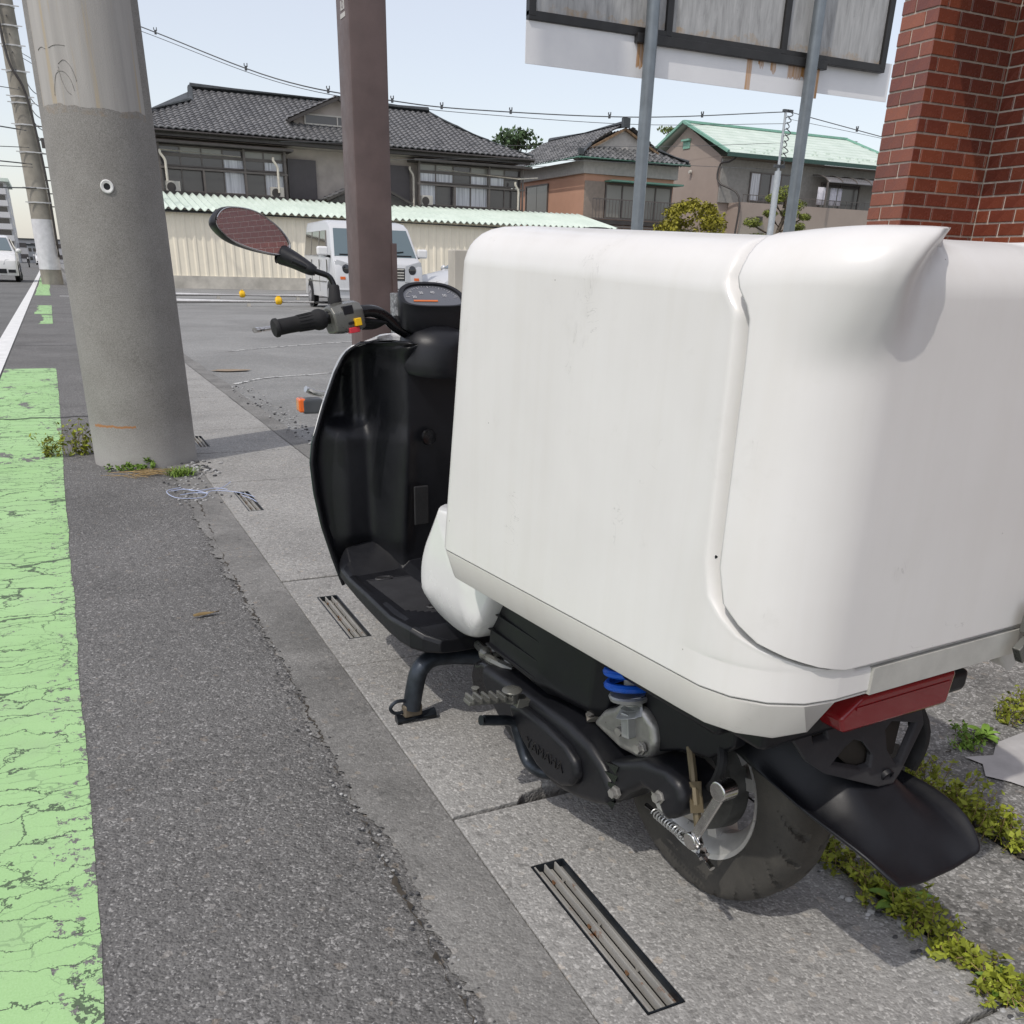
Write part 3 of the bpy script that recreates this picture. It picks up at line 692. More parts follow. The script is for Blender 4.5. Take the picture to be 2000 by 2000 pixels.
# ------------------------------------------------------------------ house 2 (salmon walls)
H2 = empty('house', (28, 49, 0)); tag(H2, 'salmon-walled house with weathered tiled gable facing the street', 'house')
MT['salmon'] = plain('salmon_render', (.50, .285, .195), .85, var=.06, scale=1.2, bump=.3, bscale=30)
MT['eave_grey'] = plain('eave_boards', (.42, .40, .37), .8)
b = MB(); b.box(25.7, 31.2, 46.2, 54, 0, 6.1); ch2(b.build('wall', MT['salmon'], H2), H2)
b = MB(); b.box(25.55, 31.35, 46.05, 54, 5.62, 6.22); ch2(b.build('eave_boards', MT['eave_grey'], H2), H2)
r2 = MB(); dv = Vector((2.95, 0, 1.62))
def w2(t): return lerp_tab([(0, .0), (1.4, 1.4), (1.45, 1.3), (3.4, 1.2)], t), lerp_tab([(0, 9.8), (3.4, 9.8)], t)
tile_plane(r2, (24.95, 45.4, 6.27), (0, 1, 0), dv, w2, dv.length, pitch=.3, course=.29, amp=.045, jag=4)
dv3 = Vector((-2.95, 0, 1.62)); tile_plane(r2, (31.6, 45.4, 6.27), (0, 1, 0), dv3, w2, dv3.length, pitch=.3, course=.29, amp=.045, jag=4)
dv2 = Vector((0, 1.5, .66)); tile_plane(r2, (24.95, 45.4, 6.27), (1, 0, 0), dv2, lambda t: (t*.92, 6.65-t*.5), dv2.length, pitch=.3, course=.29, amp=.05, jag=4)
o = ch2(r2.build('roof', MT['tile2'], H2, angle=50), H2); o['kind'] = 'stuff'
g = MB(); g.add([(26.1, 46.75, 6.75), (30.4, 46.75, 6.75), (28.2, 46.75, 7.75)], [(0, 1, 2)]); ch2(g.build('gable_wall', MT['eave_grey'], H2), H2)
MT['old_wood'] = plain('old_wood', (.20, .13, .075), .85, var=.3, scale=5)
g = MB(); g.bar((26.0, 46.62, 6.72), (28.2, 46.62, 7.80), .1, .16, (0, 1, 0)); g.bar((30.5, 46.62, 6.72), (28.2, 46.62, 7.80), .1, .16, (0, 1, 0)); ch2(g.build('bargeboard', MT['old_wood'], H2), H2)
g = MB(); g.tube([(28.15, 46.5, 8.02), (28.15, 55, 8.02)], .17, 8); g.box(27.95, 28.35, 46.4, 46.62, 7.85, 8.28)
g.tube([(25.0, 45.4, 6.4), (26.25, 46.75, 7.02)], .1, 8); g.tube([(31.5, 45.4, 6.4), (30.4, 46.75, 7.0)], .1, 8); g.box(24.85, 25.1, 45.3, 45.5, 6.35, 6.62)
ch2(g.build('ridge', MT['ridge'], H2), H2)
MT['verdigris'] = plain('green_gutter', (.10, .22, .17), .6)
g = MB(); g.tube([(24.9, 45.35, 6.24), (31.6, 45.35, 6.24)], .05, 6); g.tube([(24.9, 45.35, 6.24), (24.9, 55, 6.24)], .05, 6); ch2(g.build('eave_gutter', MT['verdigris'], H2), H2)
g = MB(); g.box(26.9, 31.3, 45.35, 46.2, 5.28, 5.36); ch2(g.build('window_hood', MT['verdigris'], H2), H2)
win(H2, 26.95, 31.1, 3.6, 5.25, 46.19, 'ffff', .08, 'brown_alu')
b = MB(); b.box(25.72, 26.9, 46.12, 46.2, 3.6, 5.3); ch2(b.build('shutter_box', plain('tan_shutter', (.28, .23, .19), .7), H2), H2)
bl = MB()
bl.bar((25.75, 45.3, 4.45), (31.3, 45.3, 4.45), .05, .05); bl.bar((25.75, 45.3, 3.55), (31.3, 45.3, 3.55), .05, .05)
for i in range(29): bl.box(25.75+i*.198, 25.775+i*.198, 45.29, 45.31, 3.57, 4.43)
ch2(bl.build('balcony_rail', MT['brown_alu'], H2), H2)
bl = MB(); bl.box(25.7, 31.35, 45.25, 46.2, 3.3, 3.5); ch2(bl.build('balcony_floor', MT['brown_dark'], H2), H2)
# dark louvred fence in front
f = empty('louvre_fence', (27, 44.6, 0)); tag(f, 'low dark brown louvred fence in front of the salmon house', 'fence')
for i in range(6):
    b = MB(); b.box(24.9, 31.6, 44.6, 44.64, 2.55+i*.115, 2.64+i*.115); ch2(b.build('slat', MT['brown_alu'], f), f)
b = MB()
for x in (25, 27.2, 29.4, 31.5): b.box(x, x+.06, 44.64, 44.7, 0, 3.25)
ch2(b.build('post', MT['brown_dark'], f), f)
# salmon house side windows (wall facing the road)
def win_x(par, y0, y1, z0, z1, x, kinds, fr=.07, mat='brown_alu', depth=.08):
    w_ = MB(); w_.box(x-depth, x, y0, y1, z0, z0+fr); w_.box(x-depth, x, y0, y1, z1-fr, z1); w_.box(x-depth+.002, x, y0, y0+fr, z0+fr, z1-fr); w_.box(x-depth+.002, x, y1-fr, y1, z0+fr, z1-fr); n = len(kinds)
    f_ = ch2(w_.build('window', MT[mat], par), par)
    for i, k_ in enumerate(kinds):
        p_ = MB(); p_.box(x-depth*.45, x-depth*.45+.02, y0+(y1-y0)*i/n+.02, y0+(y1-y0)*(i+1)/n-.02, z0+.03, z1-.03); ch2(p_.build('pane', MT[PK[k_]], f_), par)
win_x(H2, 50.2, 53, 3.7, 5.4, 25.69, 'dd')

# ------------------------------------------------------------------ house 3 (green metal roof)
H3 = empty('house', (42, 53, 0)); tag(H3, 'taupe house with pale green metal gable roof and curved balcony awning', 'house')
MT['taupe3'] = plain('pinkish_render', (.335, .275, .235), .85, var=.05, scale=1, bump=.3, bscale=30); MT['grey3'] = plain('grey_cladding', (.27, .26, .24), .8)
b = MB(); b.box(36.4, 49.5, 49.2, 56.4, 0, 7.35)
b.add([(36.4, 49.2, 7.34), (36.4, 56.4, 7.34), (36.4, 52.8, 9.15)], [(0, 1, 2)]); ch2(b.build('wall', MT['taupe3'], H3), H3)
r3 = MB(); sv3 = Vector((0, 4.7, 1.92)); nrow = 9
for r_ in range(nrow):
    t0, t1 = r_/nrow, (r_+1)/nrow; z0, z1 = 7.42+1.92*t0, 7.42+1.92*t1; y0, y1 = 48.1+4.7*t0, 48.1+4.7*t1
    xe = 50.5-1.6*t0
    r3.add([(36.0, y0, z0+.03), (xe, y0, z0+.03), (xe, y1, z1+.012), (36.0, y1, z1+.012), (36.0, y0, z0-.02), (xe, y0, z0-.02)], [(0, 1, 2, 3), (4, 5, 1, 0)])
for i in range(40):
    r_ = rnd.choice((0, 1, 2)); t0 = (r_+.3)/nrow; x = 37.4+i*.31+rnd.uniform(-.1, .1)
    r3.box(x, x+.16, 48.1+4.7*t0, 48.2+4.7*t0, 7.44+1.92*t0, 7.52+1.92*t0)
r3.add([(36.0, 52.8, 9.35), (50.0, 52.8, 9.35), (50, 57.5, 7.42), (36, 57.5, 7.42)], [(0, 1, 2, 3)])
ch2(r3.build('roof', MT['mint'], H3, flat=True), H3)
MT['mint_trim'] = plain('mint_trim', (.20, .40, .31), .5); MT['dark_green_trim'] = plain('dark_green_trim', (.03, .075, .06), .5)
t_ = MB(); t_.bar((36.0, 48.05, 7.46), (36.0, 52.8, 9.4), .16, .14); t_.bar((36.0, 57.5, 7.46), (36.0, 52.8, 9.4), .16, .14); t_.bar((36.0, 52.8, 9.42), (49, 52.8, 9.42), .16, .12); t_.bar((49, 52.8, 9.42), (50.6, 48.05, 7.5), .2, .1); ch2(t_.build('roof_trim', MT['mint_trim'], H3), H3)
t_ = MB(); t_.box(36.0, 50.6, 48.0, 48.12, 7.22, 7.42); ch2(t_.build('eave_gutter', MT['dark_green_trim'], H3), H3)
t_ = MB(); t_.box(36.35, 36.39, 52.45, 53.15, 8.0, 8.45); t_.box(36.2, 36.4, 52.4, 53.2, 8.4, 8.5); ch2(t_.build('gable_vent', MT['mint_trim'], H3), H3)
b = MB(); b.box(37.2, 49.6, 47.9, 49.2, 0, 4.95); ch2(b.build('lower_wall', MT['taupe3'], H3), H3)
b = MB(); b.box(36.42, 49.5, 49.05, 49.19, 4.95, 7.2); ch2(b.build('upper_cladding', MT['grey3'], H3), H3)
win(H3, 38.5, 41.6, 5.1, 6.65, 49.04, 'cdcd', .07, 'brown_alu')
win(H3, 44.0, 47.2, 4.98, 6.4, 49.04, 'dd', .07, 'brown_alu')
b = MB(); b.bar((37.3, 47.95, 5.35), (49.5, 47.95, 5.35), .04, .04)
for i in range(25): b.box(37.3+i*.5, 37.33+i*.5, 47.94, 47.96, 4.95, 5.34)
ch2(b.build('balcony_rail', MT['brown_alu'], H3), H3)
aw = MB(); rows = []
for i in range(9):
    a = i/8*1.25; rows.append([(43.2+7*j/6, 48.95-1.5*math.sin(a), 6.72-.62*(1-math.cos(a))) for j in range(7)])
aw.grid(rows); A = ch2(aw.build('awning', plain('smoked_sheet', (.16, .155, .16), .25, var=.1), H3, solid=.02), H3)
for j in range(7):
    aw = MB(); x = 43.2+7*j/6; aw.tube([(x, 48.95-1.5*math.sin(i/8*1.25), 6.75-.62*(1-math.cos(i/8*1.25))) for i in range(9)], .03, 6); ch2(aw.build('awning_rib', MT['brown_alu'], A), H3)
for x in (43.15, 48.1):
    aw = MB(); aw.box(x, x+.1, 47.5, 47.58, 4.95, 6.3); ch2(aw.build('awning_post', MT['brown_alu'], A), H3)
MT['linen'] = plain('washed_linen', (.6, .59, .64), .9)
for (x, w_) in ((43.0, .75), (44.0, .5), (44.6, .3)):
    l_ = MB(); rows = []
    for j in range(4): rows.append([(x+w_*i/6, 48.1+.05*math.sin(i*1.7), 6.05-.95*j/3) for i in range(7)])
    l_.grid(rows); tag(l_.build('laundry', MT['linen'], solid=.02), 'pale laundry of %s width hanging on the taupe house balcony' % ({.75: 'largest', .5: 'middle', .3: 'smallest'}[w_]), 'laundry', 'washing on the balcony')
dp = MB(); dp.tube(spline([(36.6, 48.05, 7.2), (36.45, 48.5, 7.0), (36.3, 49.1, 6.9), (36.3, 49.1, 6.0), (36.9, 47.8, 5.2), (36.9, 47.8, 3)], 5), .055, 6); ch2(dp.build('downpipe', MT['brown_dark'], H3), H3)
dp = MB(); dp.box(37.0, 49.8, 47.2, 47.88, 3.0, 3.12); ch2(dp.build('canopy', MT['mint_trim'], H3), H3)
dp = MB(); dp.lathe((36.3, 52.0, 6.7), (-1, 0, 0), [(0, .12), (.12, .09)], 12); ch2(dp.build('wall_lamp', MT['unit_white'], H3), H3)
for x in (38.4, 49.2):
    dp = MB(); dp.box(x, x+.35, 47.7, 47.88, 3.9, 4.25); ch2(dp.build('rain_head', MT['brown_dark'], H3), H3)

# ------------------------------------------------------------------ trees behind and in front of the houses
def tree(name, label, base, h, crown, lf, n, size, trunk=.12, clumps=16, group='trees round the houses', cat='tree'):
    e_ = empty(name, base); tag(e_, label, cat, group)
    t_ = MB(); t_.tube(spline([(0, 0, 0), (.06, .03, h*.35), (-.04, .02, h*.7), (0, 0, h)], 5), [trunk*(1-.6*i/15) for i in range(16)], 8)
    cr = MB()
    for i in range(clumps):
        while True:
            p = Vector((rnd.uniform(-1, 1), rnd.uniform(-1, 1), rnd.uniform(-1, 1)))
            if .35 < p.length < 1: break
        c = Vector((p.x*crown[0], p.y*crown[1], h+p.z*crown[2])); k_ = rnd.uniform(.3, .5)
        t_.tube([(0, 0, h*.75), tuple(c*.6+Vector((0, 0, h*.36))), tuple(c)], [trunk*.35, trunk*.25, trunk*.1], 5)
        leaf_mesh(cr, c, n//clumps, (crown[0]*k_, crown[1]*k_, crown[2]*k_), size)
    t_.build('trunk', BARK, e_); o_ = cr.build('crown', lf, e_, flat=True, fix=False); return e_
tree('conifer', 'dark spiky conifer top above the salmon house roof', (28.2, 60, 0), 8.35, (1.4, 1.3, .8), LF_dark, 700, .34, clumps=18)
tree('broadleaf_tree', 'pale green treetop left of the salmon house roof', (26.3, 66, 0), 8.3, (1.1, 1.1, .8), LF_light, 1200, .3)
tree('broadleaf_tree', 'thin treetop just left of the dark conifer', (29.6, 70, 0), 9.0, (1.0, 1, .55), LF_light, 700, .3)
tree('broadleaf_tree', 'flat treetop showing above the green metal roof ridge', (48.2, 70, 0), 11.3, (2.0, 1.2, .55), LF_light, 1200, .35)
tree('broadleaf_tree', 'sliver of treetop beside the green roof gable', (41.5, 70, 0), 9.8, (.8, .8, .8), LF_light, 500, .35)
# clipped round bush
e_ = empty('clipped_bush', (24.75, 35, 0)); tag(e_, 'round clipped yellow-green bush in front of the taupe house', 'bush')
cr = MB(); cc = Vector((0, 0, 2.55))
for i in range(110):
    th, ph = rnd.uniform(0, 6.283), math.acos(rnd.uniform(-.4, 1)); rr = rnd.uniform(.86, 1.02)
    leaf_mesh(cr, cc+Vector((1.42*rr*math.sin(ph)*math.cos(th), 1.42*rr*math.sin(ph)*math.sin(th), 1.22*rr*math.cos(ph)**1)), 42, (.27, .27, .2), .16, up_bias=.6)
cr.build('crown', LF_bush, e_, flat=True, fix=False)
tr = MB(); tr.tube([(0, 0, 0), (0, 0, 1.4), (.1, 0, 2.5)], [.12, .1, .05], 8)
for a in range(6): tr.tube([(0, 0, 1.3), (.5*math.cos(a), .5*math.sin(a), 2), (1.0*math.cos(a), 1.0*math.sin(a), 2.7)], [.05, .04, .02], 5)
tr.build('trunk', BARK, e_)
# cloud-pruned pine
e_ = empty('garden_pine', (33.6, 40, 0)); tag(e_, 'cloud-pruned garden pine behind the grey sign post', 'pine tree')
cr = MB(); tr = MB(); tr.tube(spline([(0, 0, 0), (.15, 0, 1.6), (-.1, 0, 2.9), (.25, 0, 3.9), (.15, 0, 4.7)], 5), [.14-.005*i for i in range(21)], 8)
for (dx, dz, r_) in ((.2, 4.85, .62), (-.5, 4.55, .45), (.9, 4.35, .55), (.55, 3.95, .5), (-1.75, 3.45, .45), (-1.3, 2.75, .55), (-2.1, 2.6, .5), (.9, 3.35, .45), (-.6, 3.9, .35), (1.3, 3.8, .3), (.2, 2.7, .6)):
    leaf_mesh(cr, (dx, rnd.uniform(-.3, .3), dz), 420, (r_*1.15, r_, r_*.5), .18, up_bias=1.2, asp=.3); tr.tube([(.1, 0, dz-.7), (dx*.5, 0, dz-.4), (dx, 0, dz-.1)], [.06, .045, .03], 6)
cr.build('crown', LF_pine, e_, flat=True, fix=False); tr.build('trunk', BARK, e_)
# tile-capped garden wall
e_ = empty('garden_wall', (38, 38, 0)); tag(e_, 'plastered garden wall with round grey cap tiles behind the scooter box', 'wall')
b = MB(); b.box(30.2, 44, 37.9, 38.1, 0, 2.35); ch2(b.build('plaster', MT['cblock'], e_), e_)
for i in range(16):
    b = MB(); b.tube([(30.2+i*.85, 38, 2.46), (31.02+i*.85, 38, 2.46)], .13, 10); b.tube([(30.16+i*.85, 38, 2.46), (30.3+i*.85, 38, 2.46)], .155, 10); ch2(b.build('cap_tile', MT['tile2'], e_), e_)
# ================================================================== brown steel column
e = empty('steel_column', (2.10, 6.70, 0)); tag(e, 'brown painted square steel column rising beside the handlebar', 'column')
MT['brown_paint'] = plain('brown_column_paint', (.125, .088, .082), .5, var=.16, scale=5, bump=.12, bscale=60)
# faces: left face towards the road, right face towards the viewer
B_, C_ = Vector((1.968, 6.73, 0)), Vector((2.226, 6.73, 0)); A2 = Vector((1.968, 7.02, 0)); D_ = Vector((2.226, 7.02, 0))
m = MB(); ring = []
for P, Q, S_ in ((A2, B_, C_), (B_, C_, D_), (C_, D_, A2), (D_, A2, B_)):
    for t in (0, .5, 1):
        a = Q+(P-Q).normalized()*.02; b = Q+(S_-Q).normalized()*.02; ring.append(a*(1-t)**2+Q*2*t*(1-t)+b*t*t)
rows = [[v+Vector((0, 0, z)) for v in ring] for z in (0, 1, 2, 4, 8)]
m.grid(rows, cu=True); ch(m.build('shaft', MT['brown_paint'], e))
fdir = (C_-B_).normalized(); fn_ = Vector((fdir.y, -fdir.x, 0)); fn_ = fn_ if fn_.y < 0 else -fn_
m = MB(); m.obox(C_+fdir*.004+fn_*.002+Vector((0, 0, .575)), (fdir, fn_, Vector((0, 0, 1))), .018, .006, .575); ch(m.build('splice_plate', MT['brown_paint'], e))
sd_ = (B_-A2).normalized(); sn = Vector((sd_.y, -sd_.x, 0)); sn = sn if sn.x < 0 else -sn
MT['sticker'] = plain('faded_sticker', (.52, .50, .47), .6)
for (zc, hx, hz) in ((2.52, .042, .026), (2.465, .055, .013)):
    m = MB(); m.obox(B_-sd_*.12+sn*.0015+Vector((0, 0, zc)), (sd_, sn, Vector((0, 0, 1))), hx, .0012, hz); ch(m.build('sticker', MT['sticker'], e))
m = MB(); m.lathe(B_-sd_*.12+sn*.0030+Vector((0, 0, 2.522)), sn, [(0, .022), (.0006, .022), (.0006, .016), (0, .016)], 20, caps=False); ch(m.build('sticker_emblem', MT['brown_paint'], e))

# concrete post and pebble-dash block beside the column
MT['pebble'] = stone_ground('pebble_dash', [g3(.12), g3(.3), g3(.42), g3(.6)], 55, .3, 1.0, light=.25, patch=6)
m = MB(); m.box(2.462, 2.58, 6.16, 6.28, 0, 1.115); o = m.build('concrete_post', MT['cblock'], bevel=.008); tag(o, 'rough concrete post sticking up behind the white box', 'post')
m = MB(); m.box(2.06, 2.45, 6.22, 6.34, 0, .84); o = m.build('pebble_wall', MT['pebble'], bevel=.01); tag(o, 'low pebble-dash block between brown column and concrete post', 'wall')

# ================================================================== sign seen from behind
e = empty('sign_board', (5.5, 7.5, 0)); tag(e, 'rusty back of a large framed sign board on two grey posts', 'sign')
def panel_mat():
    t = NT('weathered_sign_back'); st = t.noise(1, 5, .7, vec=t.coord((16, 16, 2.2)), dist=.5)
    c = t.ramp(st, [(.3, (.25, .25, .245)), (.52, (.40, .40, .395)), (.75, (.52, .52, .51))])
    c = t.mix(t.ramp(t.noise(26, 4, .7), [(.62, 0), (.72, .5)]), c, (.16, .155, .15))
    sep = t.n('SeparateXYZ'); t.t.links.new(t.coord(), sep.inputs[0])
    ru = t.math('MULTIPLY', t.ramp(t.math('ADD', sep.outputs[2], t.math('MULTIPLY', t.noise(1, 4, .6, vec=t.coord((9, 9, 1))), -.32)), [(2.62, 0), (2.72, 0)]), 1)
    lo = t.math('LESS_THAN', sep.outputs[2], t.math('ADD', 2.74, t.math('MULTIPLY', t.noise(1, 4, .6, vec=t.coord((7, 7, .4))), .22)))
    c = t.mix(t.math('MULTIPLY', lo, t.ramp(t.noise(11, 4, .7), [(.45, 0), (.7, .55)])), c, (.42, .24, .06))
    t.base(c); t.rough(.8); t.bump(st, .3, .01); return t.m
MT['sign_panel'] = panel_mat(); MT['sign_frame'] = plain('black_sign_frame', (.018, .017, .017), .4, var=.3)
def band_mat():
    t = NT('white_sign_band'); c = t.ramp(t.noise(2.5, 4, .6), [(.3, (.74, .74, .75)), (.7, (.82, .82, .82))])
    st = t.noise(1, 4, .65, vec=t.coord((26, 26, .25))); sep = t.n('SeparateXYZ'); t.t.links.new(t.coord(), sep.inputs[0])
    x = sep.outputs[0]; z = sep.outputs[2]; msk = 0
    def near(c0, w0, zlow):
        a = t.math('LESS_THAN', t.math('ABSOLUTE', t.math('SUBTRACT', t.math('ADD', x, t.math('MULTIPLY', t.noise(1, 3, .6, vec=t.coord((5, 5, 5))), .02)), c0+.01)), w0)
        return t.math('MULTIPLY', a, t.math('GREATER_THAN', z, t.math('ADD', zlow, t.math('MULTIPLY', st, .2))))
    k_ = near(5.72, .028, 2.3)
    for a in ((6.25, .11, 2.50), (5.98, .03, 2.52), (5.84, .03, 2.55), (4.62, .03, 2.42), (6.50, .028, 2.3)): k_ = t.math('MAXIMUM', k_, near(*a))
    top = t.math('GREATER_THAN', z, t.math('ADD', 2.735, t.math('MULTIPLY', st, .06)))
    inr = t.math('MULTIPLY', t.math('GREATER_THAN', x, 4.9), t.math('LESS_THAN', x, 6.5))
    k_ = t.math('MAXIMUM', k_, t.math('MULTIPLY', top, inr))
    c = t.mix(t.math('MULTIPLY', k_, t.ramp(st, [(.34, .2), (.62, 1)])), c, (.45, .20, .03))
    t.base(c); t.rough(.55); return t.m
MT['sign_band'] = band_mat()
SX = [3.632, 4.875, 6.07, 7.233]
for i in range(3):
    m = MB(); m.box(SX[i]+.03, SX[i+1]-.03, 7.50, 7.515, 2.8, 4.6); ch(m.build('panel', MT['sign_panel'], e))
m = MB()
for x in SX: m.box(x-.03, x+.03, 7.47, 7.53, 2.765, 4.6)
m.box(SX[0]-.03, SX[3]+.03, 7.472, 7.528, 2.74, 2.80); m.box(4.56, 6.55, 7.44, 7.50, 2.69, 2.755)
ch(m.build('frame', MT['sign_frame'], e, bevel=.004))
m = MB()
m.box(3.59, 4.7, 7.49, 7.50, 2.46, 2.737); m.box(4.7, 6.5, 7.476, 7.486, 2.475, 2.737); m.box(6.5, 7.40, 7.535, 7.545, 2.53, 2.83)
ch(m.build('band', MT['sign_band'], e))
for (x, z) in ((4.66, 0), (6.335, 0)):
    m = MB(); m.lathe((x, 7.40, 0), (0, 0, 1), [(0, .052), (5, .052)], 20); ch(m.build('post', MT['post_steel'], e))

# ================================================================== brick building
e = empty('brick_building', (4.0, 3.6, 0)); tag(e, 'red glazed-brick building corner with pale mortar at the right edge', 'building')
def brick_mat(name, a, b):
    t = NT(name); oi = t.n('ObjectInfo'); f = t.noise(12, 4, .6)
    c = t.ramp(oi.outputs['Random'], [(0, a), (.3, [x*.72 for x in a]), (.55, b), (.8, [x*.85 for x in a]), (1, [b[0]*1.25, b[1]*1.35, b[2]*1.2])])
    c = t.mix(.35, c, t.ramp(f, [(.3, [x*.7 for x in a]), (.7, b)])); t.base(c); t.rough(t.ramp(t.noise(30, 3, .6), [(.3, .16), (.7, .34)])); t.p('Coat Weight', .3); t.p('Coat Roughness', .1)
    t.bump(t.noise(14, 3, .5), .12, .004); return t.m
MT['brick'] = brick_mat('glazed_brick', (.175, .042, .027), (.265, .074, .037))
MT['mortar'] = plain('pale_mortar', (.60, .54, .47), .9, var=.12, scale=30, bump=.3, bscale=200)
PX, PY, WX = 3.681, 3.526, 4.178; PZ = .0588; TL = .1425; J = .0085; D = .007
Z0 = 1.324-22*PZ
b = MB(); b.box(PX+D, WX+.6, PY+D, 3.742-D*0, 0, 3.4); b.box(WX+D, WX+.6, -9, PY+D, 0, 3.4); ch(b.build('mortar_backing', MT['mortar'], e))
_bm = {}
def brick_mesh(axis, L, proto_cache=_bm):
    key = (axis, round(L, 4))
    if key in proto_cache: return proto_cache[key]
    q = MB(); h = (PZ-J)/2; c = .0018
    if axis == 'x':   # face towards -y
        q.add([(-L/2, D, -h), (L/2, D, -h), (L/2, D, h), (-L/2, D, h), (-L/2+c, 0, -h+c), (L/2-c, 0, -h+c), (L/2-c, 0, h-c), (-L/2+c, 0, h-c), (-L/2, c, -h), (L/2, c, -h), (L/2, c, h), (-L/2, c, h)], [(4, 5, 6, 7), (8, 9, 5, 4), (9, 10, 6, 5), (10, 11, 7, 6), (11, 8, 4, 7), (0, 1, 9, 8), (1, 2, 10, 9), (2, 3, 11, 10), (3, 0, 8, 11)])
    else:             # face towards -x
        q.add([(D, L/2, -h), (D, -L/2, -h), (D, -L/2, h), (D, L/2, h), (0, L/2-c, -h+c), (0, -L/2+c, -h+c), (0, -L/2+c, h-c), (0, L/2-c, h-c), (c, L/2, -h), (c, -L/2, -h), (c, -L/2, h), (c, L/2, h)], [(4, 5, 6, 7), (8, 9, 5, 4), (9, 10, 6, 5), (10, 11, 7, 6), (11, 8, 4, 7), (0, 1, 9, 8), (1, 2, 10, 9), (2, 3, 11, 10), (3, 0, 8, 11)])
    me = bpy.data.meshes.new('brick'); me.from_pydata(q.v, [], q.f); me.materials.append(MT['brick']); me.update(); proto_cache[key] = me; return me
rest = MB()
def put_brick(axis, x, y, z, L, vis):
    j = rnd.uniform(-.0012, .0012)
    if vis:
        o = bpy.data.objects.new('brick', brick_mesh(axis, L)); scene.collection.objects.link(o); o.parent = e; o.matrix_parent_inverse = Matrix.Translation(-e.location)
        o.location = (x+(j if axis == 'y' else 0), y+(j if axis == 'x' else 0), z); o.rotation_euler = (0, 0, 0)
    else:
        me = brick_mesh(axis, L); rest.add([(v.co.x+x, v.co.y+y, v.co.z+z) for v in me.vertices], [tuple(p.vertices) for p in me.polygons])
def course(axis, fixed, a, b, z, off, visf):
    """tiles of pitch TL from a to b with a starting offset; the end pieces are cut"""
    p = a-off
    while p < b-.004:
        s_, t_ = max(a, p), min(b, p+TL-J)
        if t_-s_ > .012:
            mid, L = (s_+t_)/2, t_-s_
            if axis == 'x': put_brick('x', mid, fixed, z, round(L, 3), visf(mid))
            else: put_brick('y', fixed, mid, z, round(L, 3), visf(mid))
        p += TL
for i in range(58):
    z = Z0+(i+.5)*PZ; seen = 1.04 < z < 2.36; odd = i % 2
    course('x', PY, PX+.0, WX, z, .087 if odd else .0, lambda m_: seen)
    course('y', PX, PY+.0015, 3.742, z, .0 if odd else .066, lambda m_: seen)
    course('y', WX, -8.9, PY-.003, z, .04 if odd else .11, lambda m_: seen and m_ > 3.05)
    course('x', 3.742, PX, PX+.001, z, 0, lambda m_: False)
o = ch(rest.build('brickwork', MT['brick'], e, flat=True, fix=False)); o['kind'] = 'stuff'
m = MB(); m.box(WX-.78, WX+.7, -9.1, 3.30, 2.62, 2.78); ch(m.build('canopy', plain('brown_soffit', (.16, .10, .065), .7), e))

# ================================================================== far street: poles, wires, flats, vehicles
e = empty('utility_pole', (0.0, 43.9, 0)); tag(e, 'distant concrete utility pole wrapped with a white sheet near its foot', 'utility pole', 'utility poles along the road')
m = MB(); m.lathe((0, 0, 0), (0, 0, 1), [(0, .40), (6, .34), (13, .26)], 24); m.build('shaft', MT['far_pole'], e)
m = MB(); m.lathe((0, 0, 0), (0, 0, 1), [(.55, .405), (.55, .402), (2.35, .385)], 24, caps=False); m.build('wrap', plain('white_wrap', (.62, .62, .63), .5), e)
MT['band_steel'] = plain('band_steel', (.55, .55, .54), .5)
for z in (2.9, 3.4, 4.6, 5.5, 6.2, 6.4, 7.2, 8.0, 8.6, 9.2):
    m = MB(); m.lathe((0, 0, 0), (0, 0, 1), [(z, .40-.011*z), (z, .43-.011*z), (z+.05, .43-.011*z), (z+.05, .40-.011*z)], 16, caps=False); m.box(-.47, .47, -.43+.011*z, -.39+.011*z, z+.01, z+.04)
    m.build('band', MT['band_steel'], e)
m = MB(); m.tube(spline([(.40, -.25, 1.0), (.40, -.3, 4), (.2, -.42, 6.5), (-.2, -.42, 7.6), (-.3, -.3, 10)], 6), .05, 6); m.build('cable', MT['brown_dark'], e)
for (x, y, h, lab) in ((2.0, 66, 11, 'farther utility pole crowded with cables, just right of the white-wrapped pole'), (1.6, 92, 12, 'most distant utility pole along the road')):
    e = empty('utility_pole', (x, y, 0)); tag(e, lab, 'utility pole', 'utility poles along the road')
    m = MB(); m.lathe((0, 0, 0), (0, 0, 1), [(0, .28), (h, .18)], 12); m.build('shaft', MT['far_pole'], e)
    m = MB()
    for i in range(7): m.bar((-.9, 0, h*.4+i*.95), (.9, 0, h*.4+i*.95), .08, .08)
    m.lathe((.5, 0, h*.62), (0, 0, 1), [(0, .25), (.8, .25)], 10); m.lathe((-.45, 0, h*.75), (0, 0, 1), [(0, .22), (.7, .22)], 10)
    m.build('crossarm', MT['brown_dark'], e)
    m = MB()
    for i in range(24):
        z = h*.3+i*.33; a = rnd.uniform(0, 6); m.tube(spline([(.25, -.3, z), (.45+.3*math.cos(a), -.4, z+.2), (.3, -.35, z+.5)], 4), .05, 5)
    m.build('cable_tangle', MT['brown_dark'], e)
MT['wire'] = plain('wire', (.07, .075, .08), .6)
